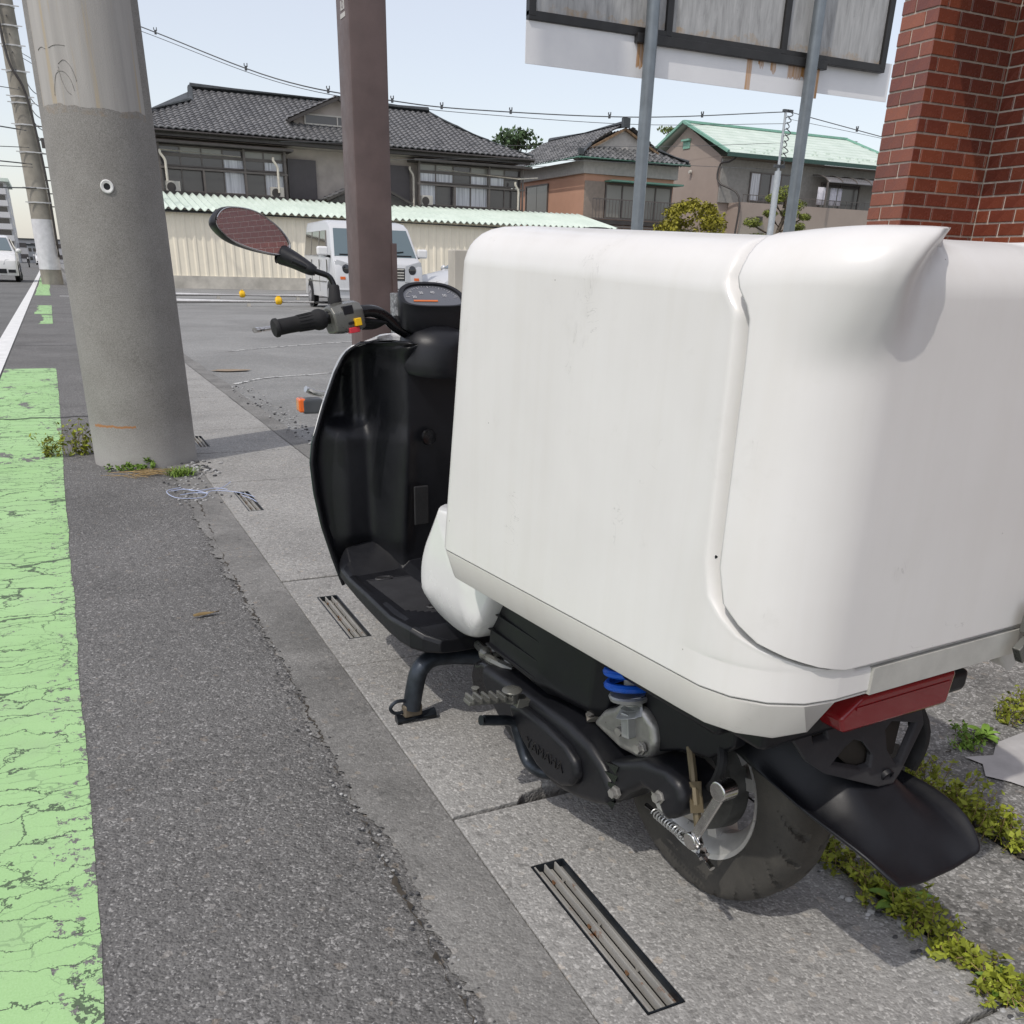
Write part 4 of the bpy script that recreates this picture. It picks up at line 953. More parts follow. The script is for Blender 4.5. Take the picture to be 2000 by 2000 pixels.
def wire(pts, r, label, n=10, clamps=0):
    e_ = MB(); P = spline(pts, n); e_.tube(P, r, 5); o_ = e_.build('overhead_wire', MT['wire']); tag(o_, label, 'wire', 'overhead wires')
    if clamps:
        for i in range(1, clamps+1):
            c_ = MB(); p = P[int(i*len(P)/(clamps+1))]; c_.box(p.x-.03, p.x+.03, p.y-.03, p.y+.03, p.z-.05, p.z+.06); c_.box(p.x-.05, p.x-.03, p.y-.02, p.y+.02, p.z+.06, p.z+.12); c_.box(p.x+.03, p.x+.05, p.y-.02, p.y+.02, p.z+.04, p.z+.13); c_.build('wire_clamp', MT['wire'], o_)
    return o_
PT = Vector((24.95, 30, 6.42))
wire([(.1, 43.6, 9.9), (3.4, 36, 7.75), (6.59, 30, 5.731), (10.01, 30, 5.49), (12.94, 30, 5.486), (18.74, 30, 5.763), tuple(PT)], .016, 'thick overhead cable with clamps sagging across the sky above the roofs', 10, 9)
wire([(.1, 43.6, 9.75), (3.4, 36, 7.63), (6.59, 30, 5.66), (10.01, 30, 5.40), (12.94, 30, 5.38), (18.74, 30, 5.55), (24.9, 30, 6.05)], .009, 'thin overhead wire hanging just under the thick cable')
wire([(.1, 43.6, 7.9), (4.6, 60, 8.6), (17, 60, 8.0), (26, 60, 7.3), (36, 60, 8.0)], .012, 'faint upper wire passing behind the tiled roofs')
wire([(.1, 43.6, 7.75), (4.6, 60, 8.35), (17, 60, 7.7), (26, 60, 7.0), (36, 60, 7.7)], .012, 'faint lower wire passing behind the tiled roofs')
wire([(24.95, 30, 5.45), (20, 34, 5.35), (10, 46, 5.9)], .008, 'thin service wire running from the slim grey pole to the houses')
wire([(24.95, 30, 4.6), (18, 36, 4.95), (14, 44, 5.3)], .008, 'lowest service wire running from the slim grey pole leftwards')
wire([tuple(PT), (29, 29.5, 5.9), (34, 29, 5.3), (40, 28.6, 5.0)], .015, 'overhead cable falling right from the slim grey pole towards the brick wall', 8, 3)
wire([(24.95, 30, 6.2), (30, 30, 5.9), (38, 31, 5.6)], .008, 'thin overhead wire right of the slim grey pole')
for i, (ya, za, yb, zb) in enumerate(((43.6, 6.6, 43, 7.4), (43.6, 5.3, 40, 5.9), (43.6, 4.75, 42, 4.9), (43.6, 4.2, 40, 4.6), (43.6, 4.1, 38, 4.05), (43.6, 3.4, 36, 3.2))):
    wire([(0, ya-.35, za), (-3, (ya+yb)/2, (za+zb)/2-.15), (-7, yb, zb)], .014+.008*(i % 2), ('highest', 'second', 'third', 'fourth', 'fifth', 'lowest')[i]+' wire crossing the road left of the white-wrapped pole')
for i in range(5):
    wire([(0, 43.5, 8.9-i*.55), (.5, 55, 8.2-i*.5), (2.0, 66, 9.2-i*.6)], .02, ('top', 'second', 'third', 'fourth', 'bottom')[i]+' wire between the white-wrapped pole and the cable-crowded pole')
# slim steel service pole
e = empty('service_pole', (24.8, 30, 0)); tag(e, 'slim pale grey steel service pole with wires, left of the right sign post', 'pole')
m = MB(); m.lathe((0, 0, 0), (0, 0, 1), [(0, .125), (4.55, .115), (4.56, .05), (6.4, .045)], 14); m.build('shaft', plain('pale_pole', (.44, .47, .49), .45, metal=.3), e)
m = MB(); m.box(-.12, .3, -.05, .05, 6.4, 6.48); m.box(-.2, .25, -.06, .06, 4.65, 4.75)
for i in range(9): m.tube(spline([(.0, -.06, 4.7+i*.19), (.16+.05*(i % 3), -.1, 4.8+i*.19), (.05, -.06, 4.95+i*.19)], 4), .018, 5)
m.build('fittings', MT['wire'], e)

# blocks of flats
def flats(x0, x1, y0, y1, h, floors, bays, col, label):
    e_ = empty('apartment_block', ((x0+x1)/2, (y0+y1)/2, 0)); tag(e_, label, 'apartment block')
    b_ = MB(); b_.box(x0, x1, y0, y1, 0, h); ch2(b_.build('wall', col, e_), e_); fh = h/floors
    for f_ in range(floors):
        for k_ in range(bays):
            bx = x0+(x1-x0)*(k_+.12)/bays; bx1 = x0+(x1-x0)*(k_+.88)/bays
            w_ = MB(); w_.box(bx, bx1, y0-.02, y0+.1, f_*fh+fh*.28, f_*fh+fh*.86); ch2(w_.build('window', MT['pane_dark'], e_), e_)
            w_ = MB(); w_.box(bx-.25, bx1+.25, y0-1.1, y0-.95, f_*fh+.05*fh, f_*fh+fh*.42); w_.box(bx-.25, bx1+.25, y0-1.1, y0, f_*fh-.12, f_*fh+.05*fh); ch2(w_.build('balcony', col, e_), e_)
        for k_ in range(2):
            yy = y0+(y1-y0)*(.25+.45*k_); w_ = MB(); w_.box(x1-.1, x1+.03, yy, yy+1.8, f_*fh+fh*.3, f_*fh+fh*.8); ch2(w_.build('window', MT['pane_dark'], e_), e_)
    b_ = MB(); b_.box(x0-.6, x1+.6, y0-1.2, y1, h, h+.5); b_.box(x1-3, x1-1, y0+2, y0+6, h+.5, h+3); ch2(b_.build('roof', MT['mint'], e_), e_)
WHT = plain('flat_white_render', (.60, .60, .60), .8, var=.06, scale=.1)
flats(-22, -4.6, 190, 210, 12.2, 7, 6, WHT, 'white seven-storey block of flats at the end of the road')
GRY = plain('far_grey_render', (.42, .42, .43), .8, var=.1, scale=.1)
def low_block(x0, x1, y0, y1, h, mat, label, rows_=2, cols_=4):
    e_ = empty('building', ((x0+x1)/2, y0, 0)); tag(e_, label, 'building'); b_ = MB(); b_.box(x0, x1, y0, y1, 0, h); ch2(b_.build('wall', mat, e_), e_)
    b_ = MB(); b_.box(x0-.2, x1+.2, y0-.3, y1, h, h+.25); ch2(b_.build('roof', MT['ridge'], e_), e_)
    for r_ in range(rows_):
        for c in range(cols_):
            a = x0+(x1-x0)*(c+.15)/cols_; b2 = x0+(x1-x0)*(c+.8)/cols_; z = h*(r_+.3)/rows_; w_ = MB(); w_.box(a, b2, y0-.04, y0+.1, z, z+h*.4/rows_); ch2(w_.build('window', MT['pane_dark'], e_), e_)
low_block(-5.5, 3.5, 230, 240, 4.2, GRY, 'low grey building at the far end of the road')
low_block(-3.2, -.2, 205, 212, 2.9, WHT, 'small white building right of the block of flats')
low_block(2.4, 6, 100, 110, 5.5, plain('far_tan', (.46, .36, .22), .8), 'tan building far down the road behind the near pole')
low_block(-60, -26, 150, 170, 8, GRY, 'grey building left of the block of flats', 3, 8)

# parking rails
MT['rail'] = plain('rail_pipe', (.74, .74, .74), .35, metal=.1)
for (x0, x1, y, lab, yx) in ((1.5, 9.2, 30.2, 'rear silver pipe rail lying across the car park', 5.15), (1.5, 9.2, 25.2, 'front silver pipe rail lying across the car park', 5.2)):
    e = empty('parking_rail', (5, y, 0)); tag(e, lab, 'rail', 'pipe rails in the car park')
    m = MB(); m.tube([(x0, y, .10), (x1, y+.1, .10)], .075, 10); ch(m.build('pipe', MT['rail'], e))
    m = MB()
    for x in (2.4, 4.4, 6.8): m.box(x, x+.08, y-.05, y+.05, -.01, .06)
    ch(m.build('foot', MT['cblock'], e))
    m = MB(); m.lathe((yx, y, .13), (1, 0, 0), [(-.08, .07), (-.05, .095), (.05, .095), (.08, .07)], 12); m.box(yx-.035, yx+.035, y-.035, y+.035, .2, .25); ch(m.build('reflector', MT['yellow'], e))

# ================================================================== vehicles
SILVER = plain('silver_car_paint', (.56, .57, .58), .32, metal=.0, var=.02, scale=.4, coat=.35); CARWHITE = plain('white_car_paint', (.76, .76, .75), .25, var=.03, scale=1, coat=.6)
MT['windscreen'] = glass('windscreen', (.10, .14, .155), .04); MT['side_glass'] = glass('side_glass', (.16, .145, .12), .06)
MT['hub'] = plain('wheel_trim', (.45, .45, .46), .35, metal=.6)
def wheel(par, x, y, r, w_, side, root):
    t_ = MB(); t_.lathe((x, y, r), (1, 0, 0), [(-w_/2, r*.62), (-w_/2, r*.9), (-w_*.3, r), (w_*.3, r), (w_/2, r*.9), (w_/2, r*.62)], 24); o_ = t_.build('wheel', MT['rubber'], par)
    h_ = MB(); h_.lathe((x+side*w_*.46, y, r), (1, 0, 0), [(-.02, r*.62), (.02, r*.6), (.03, r*.2)], 20)
    for k_ in range(5):
        a = k_*1.2566; h_.bar((x+side*w_*.5, y, r), (x+side*w_*.5, y+math.cos(a)*r*.55, r+math.sin(a)*r*.55), .03, .05, (1, 0, 0))
    h_.build('rim', MT['hub'], o_); return o_
# silver van: local x across (0 centre), y from nose (0) to tail, nose towards -y
V = empty('van', (7.08, 22.45, 0), R(-2.5)); tag(V, 'silver boxy minivan parked nose-out in front of the cream shed', 'van')
hw = 1.08
prof = [(0.02, .28), (0.0, .62), (.03, .92), (.10, 1.06), (.30, 1.16), (.86, 1.84), (1.15, 1.95), (1.6, 2.0), (3.6, 1.99), (3.72, 1.9), (3.78, 1.2), (3.78, .28)]
rows = []
for (sx, ins) in ((-1, .10), (-.985, .03), (-.9, 0.0), (.9, 0.0), (.985, .03), (1, .10)):
    row = []
    for (y, z) in prof:
        tum = .0 if z < 1.1 else (z-1.1)*.13
        yy = y+ins*(1 if y < 1.9 else -1)*(1 if abs(sx) > .95 else 0); zz = z-(ins*.5 if z > 1.8 else 0)
        row.append((sx*(hw-tum), yy, zz))
    rows.append(row)
m = MB(); m.grid(rows, cu=True); n0 = len(prof)
m.f.append(tuple(range(n0))); m.mi.append(0); m.f.append(tuple(reversed(range(5*n0, 6*n0)))); m.mi.append(0)
body = m.build('body', SILVER, V, bevel=.03)
def quad_panel(name, pts, th, mat, par, bev=None):
    P = [Vector(p) for p in pts]; n = (P[1]-P[0]).cross(P[2]-P[0]).normalized(); q = MB(); k_ = len(P)
    q.add([p+n*th for p in P]+[p-n*th for p in P], [tuple(range(k_)), tuple(reversed(range(k_, 2*k_)))]+[(i, (i+1) % k_, (i+1) % k_+k_, i+k_) for i in range(k_)])
    return q.build(name, mat, par, bevel=bev)
quad_panel('windscreen', [(-1.0, .335, 1.195), (1.0, .335, 1.195), (.90, .83, 1.80), (-.90, .83, 1.80)], .012, MT['windscreen'], V, .01)
m = MB(); m.bar((-.88, .35, 1.235), (.88, .35, 1.235), .03, .03); m.bar((-.1, .345, 1.25), (.7, .41, 1.33), .02, .02); m.build('wiper', MT['black_plastic'], V)
for sx in (-1, 1):
    quad_panel('side_window', [(sx*(hw-.02), 1.02, 1.22), (sx*(hw-.02), 1.78, 1.22), (sx*(hw-.085), 1.75, 1.76), (sx*(hw-.085), 1.2, 1.76)], .014, MT['side_glass'], V, .01)
    quad_panel('side_window', [(sx*(hw-.02), 1.88, 1.22), (sx*(hw-.02), 2.7, 1.22), (sx*(hw-.085), 2.68, 1.76), (sx*(hw-.085), 1.88, 1.76)], .014, MT['side_glass'], V, .01)
    quad_panel('side_window', [(sx*(hw-.02), 2.8, 1.22), (sx*(hw-.02), 3.6, 1.22), (sx*(hw-.085), 3.55, 1.76), (sx*(hw-.085), 2.8, 1.76)], .014, MT['side_glass'], V, .01)
    m = MB(); m.box(sx*(hw+.004), sx*(hw-.02), 1.80, 1.815, .4, 1.12); m.box(sx*(hw+.004), sx*(hw-.02), 2.74, 2.755, .4, 1.12); m.box(sx*(hw+.004), sx*(hw-.02), .92, .935, .4, 1.12); m.box(sx*(hw+.01), sx*(hw-.02), 1.0, 3.3, .62, .64); m.build('door_seam', MT['satin_grey'], V)
    m = MB(); m.obox((sx*(hw+.15), .60, 1.30), (Vector((1, 0, 0)), Vector((0, 1, 0)), Vector((0, 0, 1))), .13, .07, .10); WM = m.build('wing_mirror', CARWHITE, V, bevel=.045, seg=3); m = MB(); m.bar((sx*hw*.94, .70, 1.18), (sx*(hw+.1), .64, 1.215), .06, .05); m.build('mirror_arm', MT['black_plastic'], WM)
    hl = quad_panel('headlight', [(sx*.60, .0, .66), (sx*1.02, .10, .66), (sx*1.05, .14, 1.10), (sx*1.0, .115, 1.12), (sx*.62, .04, 1.02)], .03, MT['lens_clear'], V, .012)
    m = MB(); m.lathe((sx*.80, .045, .92), (0, -1, 0), [(0, .11), (.03, .09), (.04, .03)], 14); m.build('lamp', MT['dark_glass'], hl)
    m = MB(); m.box(sx*.84, sx*.96, .0, .07, .70, .76); m.build('indicator', MT['orange_lens'], hl)
    wheel(V, sx*(hw-.06), .62, .31, .17, sx, V); wheel(V, sx*(hw-.06), 3.0, .31, .17, sx, V)
    for yy in (.62, 3.0):
        m = MB(); m.lathe((sx*(hw-.03), yy, .31), (sx, 0, 0), [(0, .37), (.034, .37)], 28); m.build('wheel_arch', MT['black_plastic'], V)
m = MB()
for z in (.74, .80, .86, .93): m.box(-.58, .58, -.018, .03, z, z+.03)
m.build('grille', MT['chrome'], V); m = MB(); m.box(-.6, .6, -.004, .03, .70, .97); m.build('grille_back', MT['black_plastic'], V)
m = MB(); m.box(-.62, .62, -.02, .05, .34, .52); m.build('intake', MT['black_plastic'], V, bevel=.02)
m = MB(); m.box(-.17, .17, -.035, -.02, .54, .66); m.build('number_plate', plain('plate_yellow', (.7, .62, .2), .5), V)
m = MB(); m.box(-hw+.02, hw-.02, -.03, .1, .46, .50); m.build('bumper', SILVER, V, bevel=.015)
for (x, z) in ((-.75, 1.72), (.62, 1.70)):
    m = MB(); m.obox((x, .345+(z-1.2)*.82-.0, z), (Vector((1, 0, 0)), Vector((0, .64, .77)), Vector((0, -.77, .64))), .06, .04, .016); m.build('inspection_sticker', MT['unit_white'], V)
# silver car behind the concrete post
def hatch(name, loc, rz, paint, label, sc=1.0):
    e_ = empty(name, loc, rz); tag(e_, label, 'car'); e_.scale = (sc, sc, sc); hw_ = .85
    pr2 = [(0.03, .2), (0, .45), (.05, .68), (.25, .80), (.95, .95), (1.0, .97), (1.75, 1.42), (2.2, 1.5), (3.1, 1.48), (3.75, 1.02), (3.9, .9), (3.93, .3), (3.85, .2)]
    rows_ = []
    for (sx, ins) in ((-1, .12), (-.97, .04), (-.8, 0), (.8, 0), (.97, .04), (1, .12)):
        rows_.append([(sx*(hw_-(max(0, z-.9))*.32), y+ins*(1 if y < 1.9 else -1)*(1 if abs(sx) > .9 else 0), z-(ins*.4 if z > 1.3 else 0)) for (y, z) in pr2])
    m_ = MB(); m_.grid(rows_, cu=True); k_ = len(pr2); m_.f.append(tuple(range(k_))); m_.mi.append(0); m_.f.append(tuple(reversed(range(5*k_, 6*k_)))); m_.mi.append(0)
    m_.build('body', paint, e_, bevel=.04)
    quad_panel('windscreen', [(-.74, 1.03, 1.0), (.74, 1.03, 1.0), (.62, 1.70, 1.41), (-.62, 1.70, 1.41)], .012, MT['windscreen'], e_, .01)
    for sx in (-1, 1):
        quad_panel('side_window', [(sx*.835, 1.2, .98), (sx*.835, 2.2, .98), (sx*.70, 2.2, 1.38), (sx*.71, 1.78, 1.38)], .012, MT['side_glass'], e_, .008); quad_panel('side_window', [(sx*.835, 2.28, .98), (sx*.835, 3.3, .98), (sx*.70, 3.05, 1.38), (sx*.70, 2.28, 1.38)], .012, MT['side_glass'], e_, .008)
        quad_panel('headlight', [(sx*.42, .03, .55), (sx*.8, .13, .56), (sx*.8, .22, .74), (sx*.5, .08, .70)], .025, MT['lens_clear'], e_, .01)
        m_ = MB(); m_.ball((sx*.95, 1.15, 1.0), .11, 10, 6, (.9, .6, .7)); m_.build('wing_mirror', paint, e_)
        m_ = MB(); m_.box(sx*.55, sx*.78, -.005, .05, .30, .40); m_.build('fog_intake', MT['black_plastic'], e_)
        wheel(e_, sx*.79, .72, .29, .17, sx, e_); wheel(e_, sx*.79, 3.15, .29, .17, sx, e_)
        for yy in (.72, 3.15):
            m_ = MB(); m_.lathe((sx*.82, yy, .30), (sx, 0, 0), [(0, .345), (.034, .345)], 28); m_.build('wheel_arch', MT['black_plastic'], e_)
    m_ = MB(); m_.box(-.5, .5, -.01, .05, .28, .42); m_.build('grille', MT['black_plastic'], e_)
    m_ = MB(); m_.box(-.17, .17, -.02, 0, .45, .55); m_.build('number_plate', MT['unit_white'], e_); return e_
hatch('car', (8.45, 23.2, 0), R(-80), SILVER, 'silver car peeking out behind the concrete post', 1.0)
hatch('car', (-2.28, 46.5, .0), R(0), CARWHITE, 'white hatchback driving towards the camera at the left edge', 1.22)
hatch('car', (-4.6, 118, 0), R(180), CARWHITE, 'white car farther away with its rear towards the camera', 1.25)
hatch('car', (-.6, 150, 0), R(0), CARWHITE, 'distant white car beside the motorcycle', 1.2)
# far motorcycle with rider's luggage
e = empty('motorcycle', (-1.9, 112, 0)); tag(e, 'tiny dark motorcycle far down the road', 'motorcycle')
for yy in (0, 1.25):
    m = MB(); m.lathe((0, yy, .3), (1, 0, 0), [(-.05, .2), (-.05, .3), (.05, .3), (.05, .2)], 16); m.build('wheel', MT['rubber'], e)
m = MB(); m.bar((0, 0, .35), (0, .25, .95), .08, .08); m.box(-.13, .13, .3, .8, .45, .8); m.box(-.11, .11, .7, 1.4, .75, .88); m.bar((-.35, .25, 1.0), (.35, .25, 1.0), .04, .04); m.build('frame', MT['black_gloss'], e, bevel=.02)
m = MB(); m.ball((0, -.05, .85), .08); m.build('headlight', MT['lens_clear'], e)
# ================================================================== the delivery scooter (x right, y forward, z up from the rear contact patch)
SC = empty('delivery_scooter', (.911, 1.05, 0), R(5)); tag(SC, 'black delivery scooter carrying a large white top box, parked on the gutter slabs', 'scooter')
LS = lambda l: (lambda p, d: (d, p[0], p[1]))
def prism_l(name, poly, l0, l1, mat, bevel=None, par=None, seg=3):
    q = MB(); q.prism(poly, lambda p, d: (d, p[0], p[1]), l0, l1); return q.build(name, mat, par or SC, bevel=bevel, seg=seg)
def bolt(par, l, s, z, r=.008, h=.008, mat='alu', name='bolt'):
    q = MB(); q.lathe((l, s, z), (-1, 0, 0), [(-.004, r*1.35), (.0015, r*1.35), (.0015, r), (h, r), (h, r*.9)], 6); return q.build(name, MT[mat], par, angle=20)

# ---------------------------------------------------------------- white box
def frame_at(z):
    t = (z-.52)/.48
    return dict(xl=.300-.012*t, yf=.490-.056*t, yr=-.346+.018*t)
def loop_pts(z, inset, g):
    """closed outline; samples bunch round the groove at arc length g behind y=-.15. Returns (x, y, arc) with arc measured from y=-.15 along the back (None in front)"""
    F = frame_at(min(max(z, .52), 1.0)); hx = F['xl']-inset; yf = F['yf']-inset; yr = F['yr']+inset
    rf = max(.006, .035-inset*.3); rr = max(.02, .115-inset*.45); P = []
    y0 = -.15; L1 = y0-(yr+rr); L2 = rr*math.pi/2; L3 = 2*hx-2*rr; T = 2*L1+2*L2+L3
    def at(a):
        if a > T/2: x, y = at(T-a); return -x, y
        if a <= L1: return (-hx, y0-a)
        if a <= L1+L2: t = math.pi+(a-L1)/rr; return (-hx+rr+rr*math.cos(t), yr+rr+rr*math.sin(t))
        return (-hx+rr+(a-L1-L2), yr)
    for i in range(7):
        a = R(90+15*i); P.append((-hx+rf+rf*math.cos(a), yf-rf+rf*math.sin(a), -1))
    for i in range(1, 20): P.append((-hx, yf-rf+(y0-yf+rf)*i/20, -1))
    half = [max(0, g-.03)*i/6 for i in range(6)]+[max(.0001*i, g-.03+.06*i/24) for i in range(25)]
    last = half[-1]; half += [last+(T/2-last)*i/26 for i in range(1, 26)]
    full = half+[T/2]+[T-a for a in reversed(half)]
    for a in full: x, y = at(a); P.append((x, y, min(a, T-a)))
    for i in range(1, 20): P.append((hx, y0+(yf-rf-y0)*i/20, -1))
    for i in range(7):
        a = R(15*i); P.append((hx-rf+rf*math.cos(a), yf-rf+rf*math.sin(a), -1))
    for i in range(1, 16): P.append((hx-rf-(2*hx-2*rf)*i/16, yf, -1))
    return P
def tilt(y): return .018*y/.45-.003
def btilt(y): return -.006+.016*(.46-y)/.8
EDGE = [(.587, .31), (.589, .27), (.598, .23), (.61, .19), (.623, .155), (.64, .13), (.66, .108), (.70, .096), (.93, .089), (.977, .086), (.99, .075), (1.005, .062), (1.06, .060)]
ROWS = [(.5385, .004), (.5395, .0008), (.541, 0), (.55, 0), (.56, 0), (.568, 0), (.572, 0), (.5745, 0), (.577, 0), (.5795, 0), (.582, 0), (.5845, 0), (.587, 0), (.59, 0), (.594, 0), (.598, 0), (.604, 0), (.61, 0), (.616, 0), (.623, 0), (.631, 0), (.64, 0), (.65, 0), (.66, 0), (.68, 0), (.70, 0)]+[(.73+.03*i, 0) for i in range(8)]+[(.95+.006*i, 0) for i in range(9)]+[(1.004, .0015), (1.012, .004), (1.02, .0075), (1.028, .013), (1.037, .022), (1.044, .034), (1.0485, .05), (1.051, .08), (1.052, .14)]
rows = []
for (z, ins) in ROWS:
    g = lerp_tab(EDGE, max(z, .587))-.019; row = []; P = loop_pts(z, ins, g); n = len(P)
    for i, (x, y, arc) in enumerate(P):
        a, b = P[i-1], P[(i+1) % n]; d = Vector((b[0]-a[0], b[1]-a[1], 0)); nr = Vector((-d.y, d.x, 0)).normalized()   # inward
        if nr.dot(Vector((-x, .05-y, 0))) < 0: nr = -nr
        k_ = smooth(g-.009, g+.009, arc)*smooth(.572, .586, z); rim = .0003*math.exp(-((arc-g+.013)/.006)**2) if (arc >= 0 and z > .6) else 0
        q = Vector((x, y, 0))+nr*(.0155*k_-rim); zz = z+(tilt(y) if z > 1.0 else tilt(y)*smooth(.8, 1.0, z))-(.008*k_ if z > 1.03 else 0)+btilt(y)*smooth(.60, .545, z)
        row.append((q.x, q.y, zz))
    rows.append(row)
m = MB(); m.grid(rows, cu=True); n = len(rows[0])
m.f.append(tuple(reversed(range(n)))); m.mi.append(0); m.f.append(tuple((len(rows)-1)*n+i for i in range(n))); m.mi.append(0)
BOX = m.build('delivery_box', MT['box'], SC, angle=28)
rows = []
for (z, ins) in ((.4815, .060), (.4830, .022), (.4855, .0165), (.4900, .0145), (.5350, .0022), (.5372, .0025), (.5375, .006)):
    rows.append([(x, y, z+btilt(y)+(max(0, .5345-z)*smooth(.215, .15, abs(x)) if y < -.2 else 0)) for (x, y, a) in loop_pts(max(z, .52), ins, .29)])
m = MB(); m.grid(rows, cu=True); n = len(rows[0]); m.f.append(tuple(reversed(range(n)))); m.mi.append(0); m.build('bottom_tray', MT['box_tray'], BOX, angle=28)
for (a_, z_) in ((.0755, .705),):
    m = MB(); m.lathe((-.288, -.15-a_, z_), (-1, 0, 0), [(-.006, .0022), (.0006, .0022), (.001, .0012)], 10); m.build('rivet', MT['worn_black'], BOX)
# lid wrapping the back: starts behind the groove on either side
def lid_path(z, ins):
    F = frame_at(min(max(z, .52), 1.0)); o = .005-ins; hx = F['xl']+o; yr = F['yr']-o; rr = max(.02, .115-ins*.45); y0 = -.15
    L1 = y0-(yr+rr); L2 = rr*math.pi/2; L3 = 2*hx-2*rr; T = 2*L1+2*L2+L3
    def at(a):
        if a > T/2: x, y = at(T-a); return -x, y
        if a <= L1: return (-hx, y0-a)
        if a <= L1+L2:
            t = math.pi+(a-L1)/rr; return (-hx+rr+rr*math.cos(t), yr+rr+rr*math.sin(t))
        return (-hx+rr+(a-L1-L2), yr)
    return at, T
LR = [(.587, 0), (.589, 0), (.5935, 0), (.598, 0), (.604, 0), (.61, 0), (.616, 0), (.623, 0), (.631, 0), (.64, 0), (.65, 0), (.66, 0), (.68, 0), (.70, 0)]+[(.73+.03*i, 0) for i in range(4)]+[(.84+.012*i, 0) for i in range(13)]+[(1.0, 0), (1.008, .001), (1.018, .0055), (1.029, .0125), (1.038, .0215), (1.0455, .0335), (1.0505, .05), (1.054, .08), (1.055, .14)]
rows = []; NP = 260
for (z, ins) in LR:
    at, T = lid_path(z, ins); e0 = lerp_tab(EDGE, z); row = []
    for i in range(NP+1):
        a = e0+(T-2*e0)*i/NP; x, y = at(a); aa = min(a, T-a)
        sz = smooth(.915, 1.04, z)**1.3; su = smooth(.09, .19, aa)*(1-smooth(.204, .268, aa)); sr = smooth(.04, .15, aa)*(1-smooth(.217, .262, aa)); fd = 1-smooth(.036, .085, ins); A_ = (.043*sz+ins*.42)*su*fd
        sg = 1 if a < T/2 else -1
        v = Vector((x, y, 0))+Vector((-.30*sg*.6, -1, 0)).normalized()*A_
        zz = z+(tilt(y)+.002 if z > 1.0 else tilt(y)*smooth(.8, 1.0, z))+.0135*sr*smooth(.96, 1.03, z)*fd
        row.append((v.x, v.y, zz))
    rows.append(row)
m = MB(); m.grid(rows); k_ = len(rows)-1; m.f.append(tuple(k_*(NP+1)+i for i in range(NP+1))); m.mi.append(0)
LID = m.build('lid', MT['box'], BOX, angle=50, solid=.013)
# bare fibreglass strip under the lid on the back, right of the white flange
m = MB(); m.box(-.128, .19, -.3486, -.33, .545, .580); m.build('back_strip', MT['frp_grey'], BOX)
# over-centre latch
lt = MB(); lt.obox((.172, -.366, .604), (Vector((1, 0, 0)), Vector((0, 1, 0)), Vector((0, 0, 1))), .034, .007, .020); lt.obox((.165, -.370, .580), (Vector((.8, 0, .6)), Vector((0, 1, 0)), Vector((-.6, 0, .8))), .042, .006, .014)
lt.tube([(.132, -.377, .570), (.150, -.377, .61), (.19, -.377, .622), (.21, -.377, .59)], .004, 6); lt.build('latch', MT['satin_grey'], BOX, bevel=.003)
# carrier under the box
m = MB(); m.box(-.21, .21, -.27, .40, .445, .481); m.box(-.17, .17, -.15, .52, .40, .4445); m.build('carrier', MT['black_plastic'], SC, bevel=.01)

# ---------------------------------------------------------------- tail
tl = MB(); pl = [(-.135, .500), (-.125, .477), (.082, .474), (.088, .524), (-.10, .524)]
tl.prism(pl, lambda p, d: (p[0], d, p[1]), -.322, -.28); TLm = tl.build('tail_light', MT['red_lens'], SC, bevel=.006)
m = MB(); m.box(-.11, .075, -.3235, -.321, .508, .512); m.build('lens_rib', MT['red_lens'], TLm)
def platefn(x, y, d):  # x lateral, y height on a plate leaning back
    return (x, -.262-(.455-y)*.42+d*.92, y+d*.38)
outer = [(-.165, .474), (-.130, .416), (-.100, .394), (.0, .354), (.03, .352), (.05, .364), (.112, .416), (.112, .474)]
holes = [[(-.112, .436), (-.085, .436), (-.085, .446), (-.112, .446)], [(.055, .438), (.085, .438), (.085, .448), (.055, .448)],
         [(-.085, .402), (-.055, .418), (-.035, .424), (-.02, .418), (-.005, .398), (-.012, .383), (-.03, .383)],
         [(.028, .398), (.03, .424), (.045, .432), (.095, .420), (.075, .400), (.05, .376), (.04, .376)]]
NP_ = plate_holes('plate_bracket', outer, holes, platefn, .012, plain('grey_rubber', (.026, .026, .028), .6, var=.2, scale=20), SC, bevel=.0025)
m = MB(); q = [Vector(platefn(x, y, .02)) for x, y in ((-.12, .45), (.10, .45), (.05, .375), (-.03, .37))]; m.add(q, [(0, 1, 2, 3)]); m.build('bracket_back', plain('brown_grime', (.03, .024, .018), .8), NP_, solid=.003)
m = MB(); c = Vector(platefn(.018, .366, -.002)); m.lathe(c, Vector((0, -.92, -.38)), [(-.006, .011), (.001, .011), (.0015, .007), (-.003, .006)], 14); m.build('reflector_boss', MT['black_plastic'], NP_)
m = MB(); rows = []
for i in range(7):
    t = i/6; rows.append([(.10+.05*math.sin(t*2.4), -.24-.03*u, .455-.13*t+.0*u) for u in (0, .5, 1)])
m.grid(rows); m.build('side_flap', MT['rubber'], SC, solid=.012)
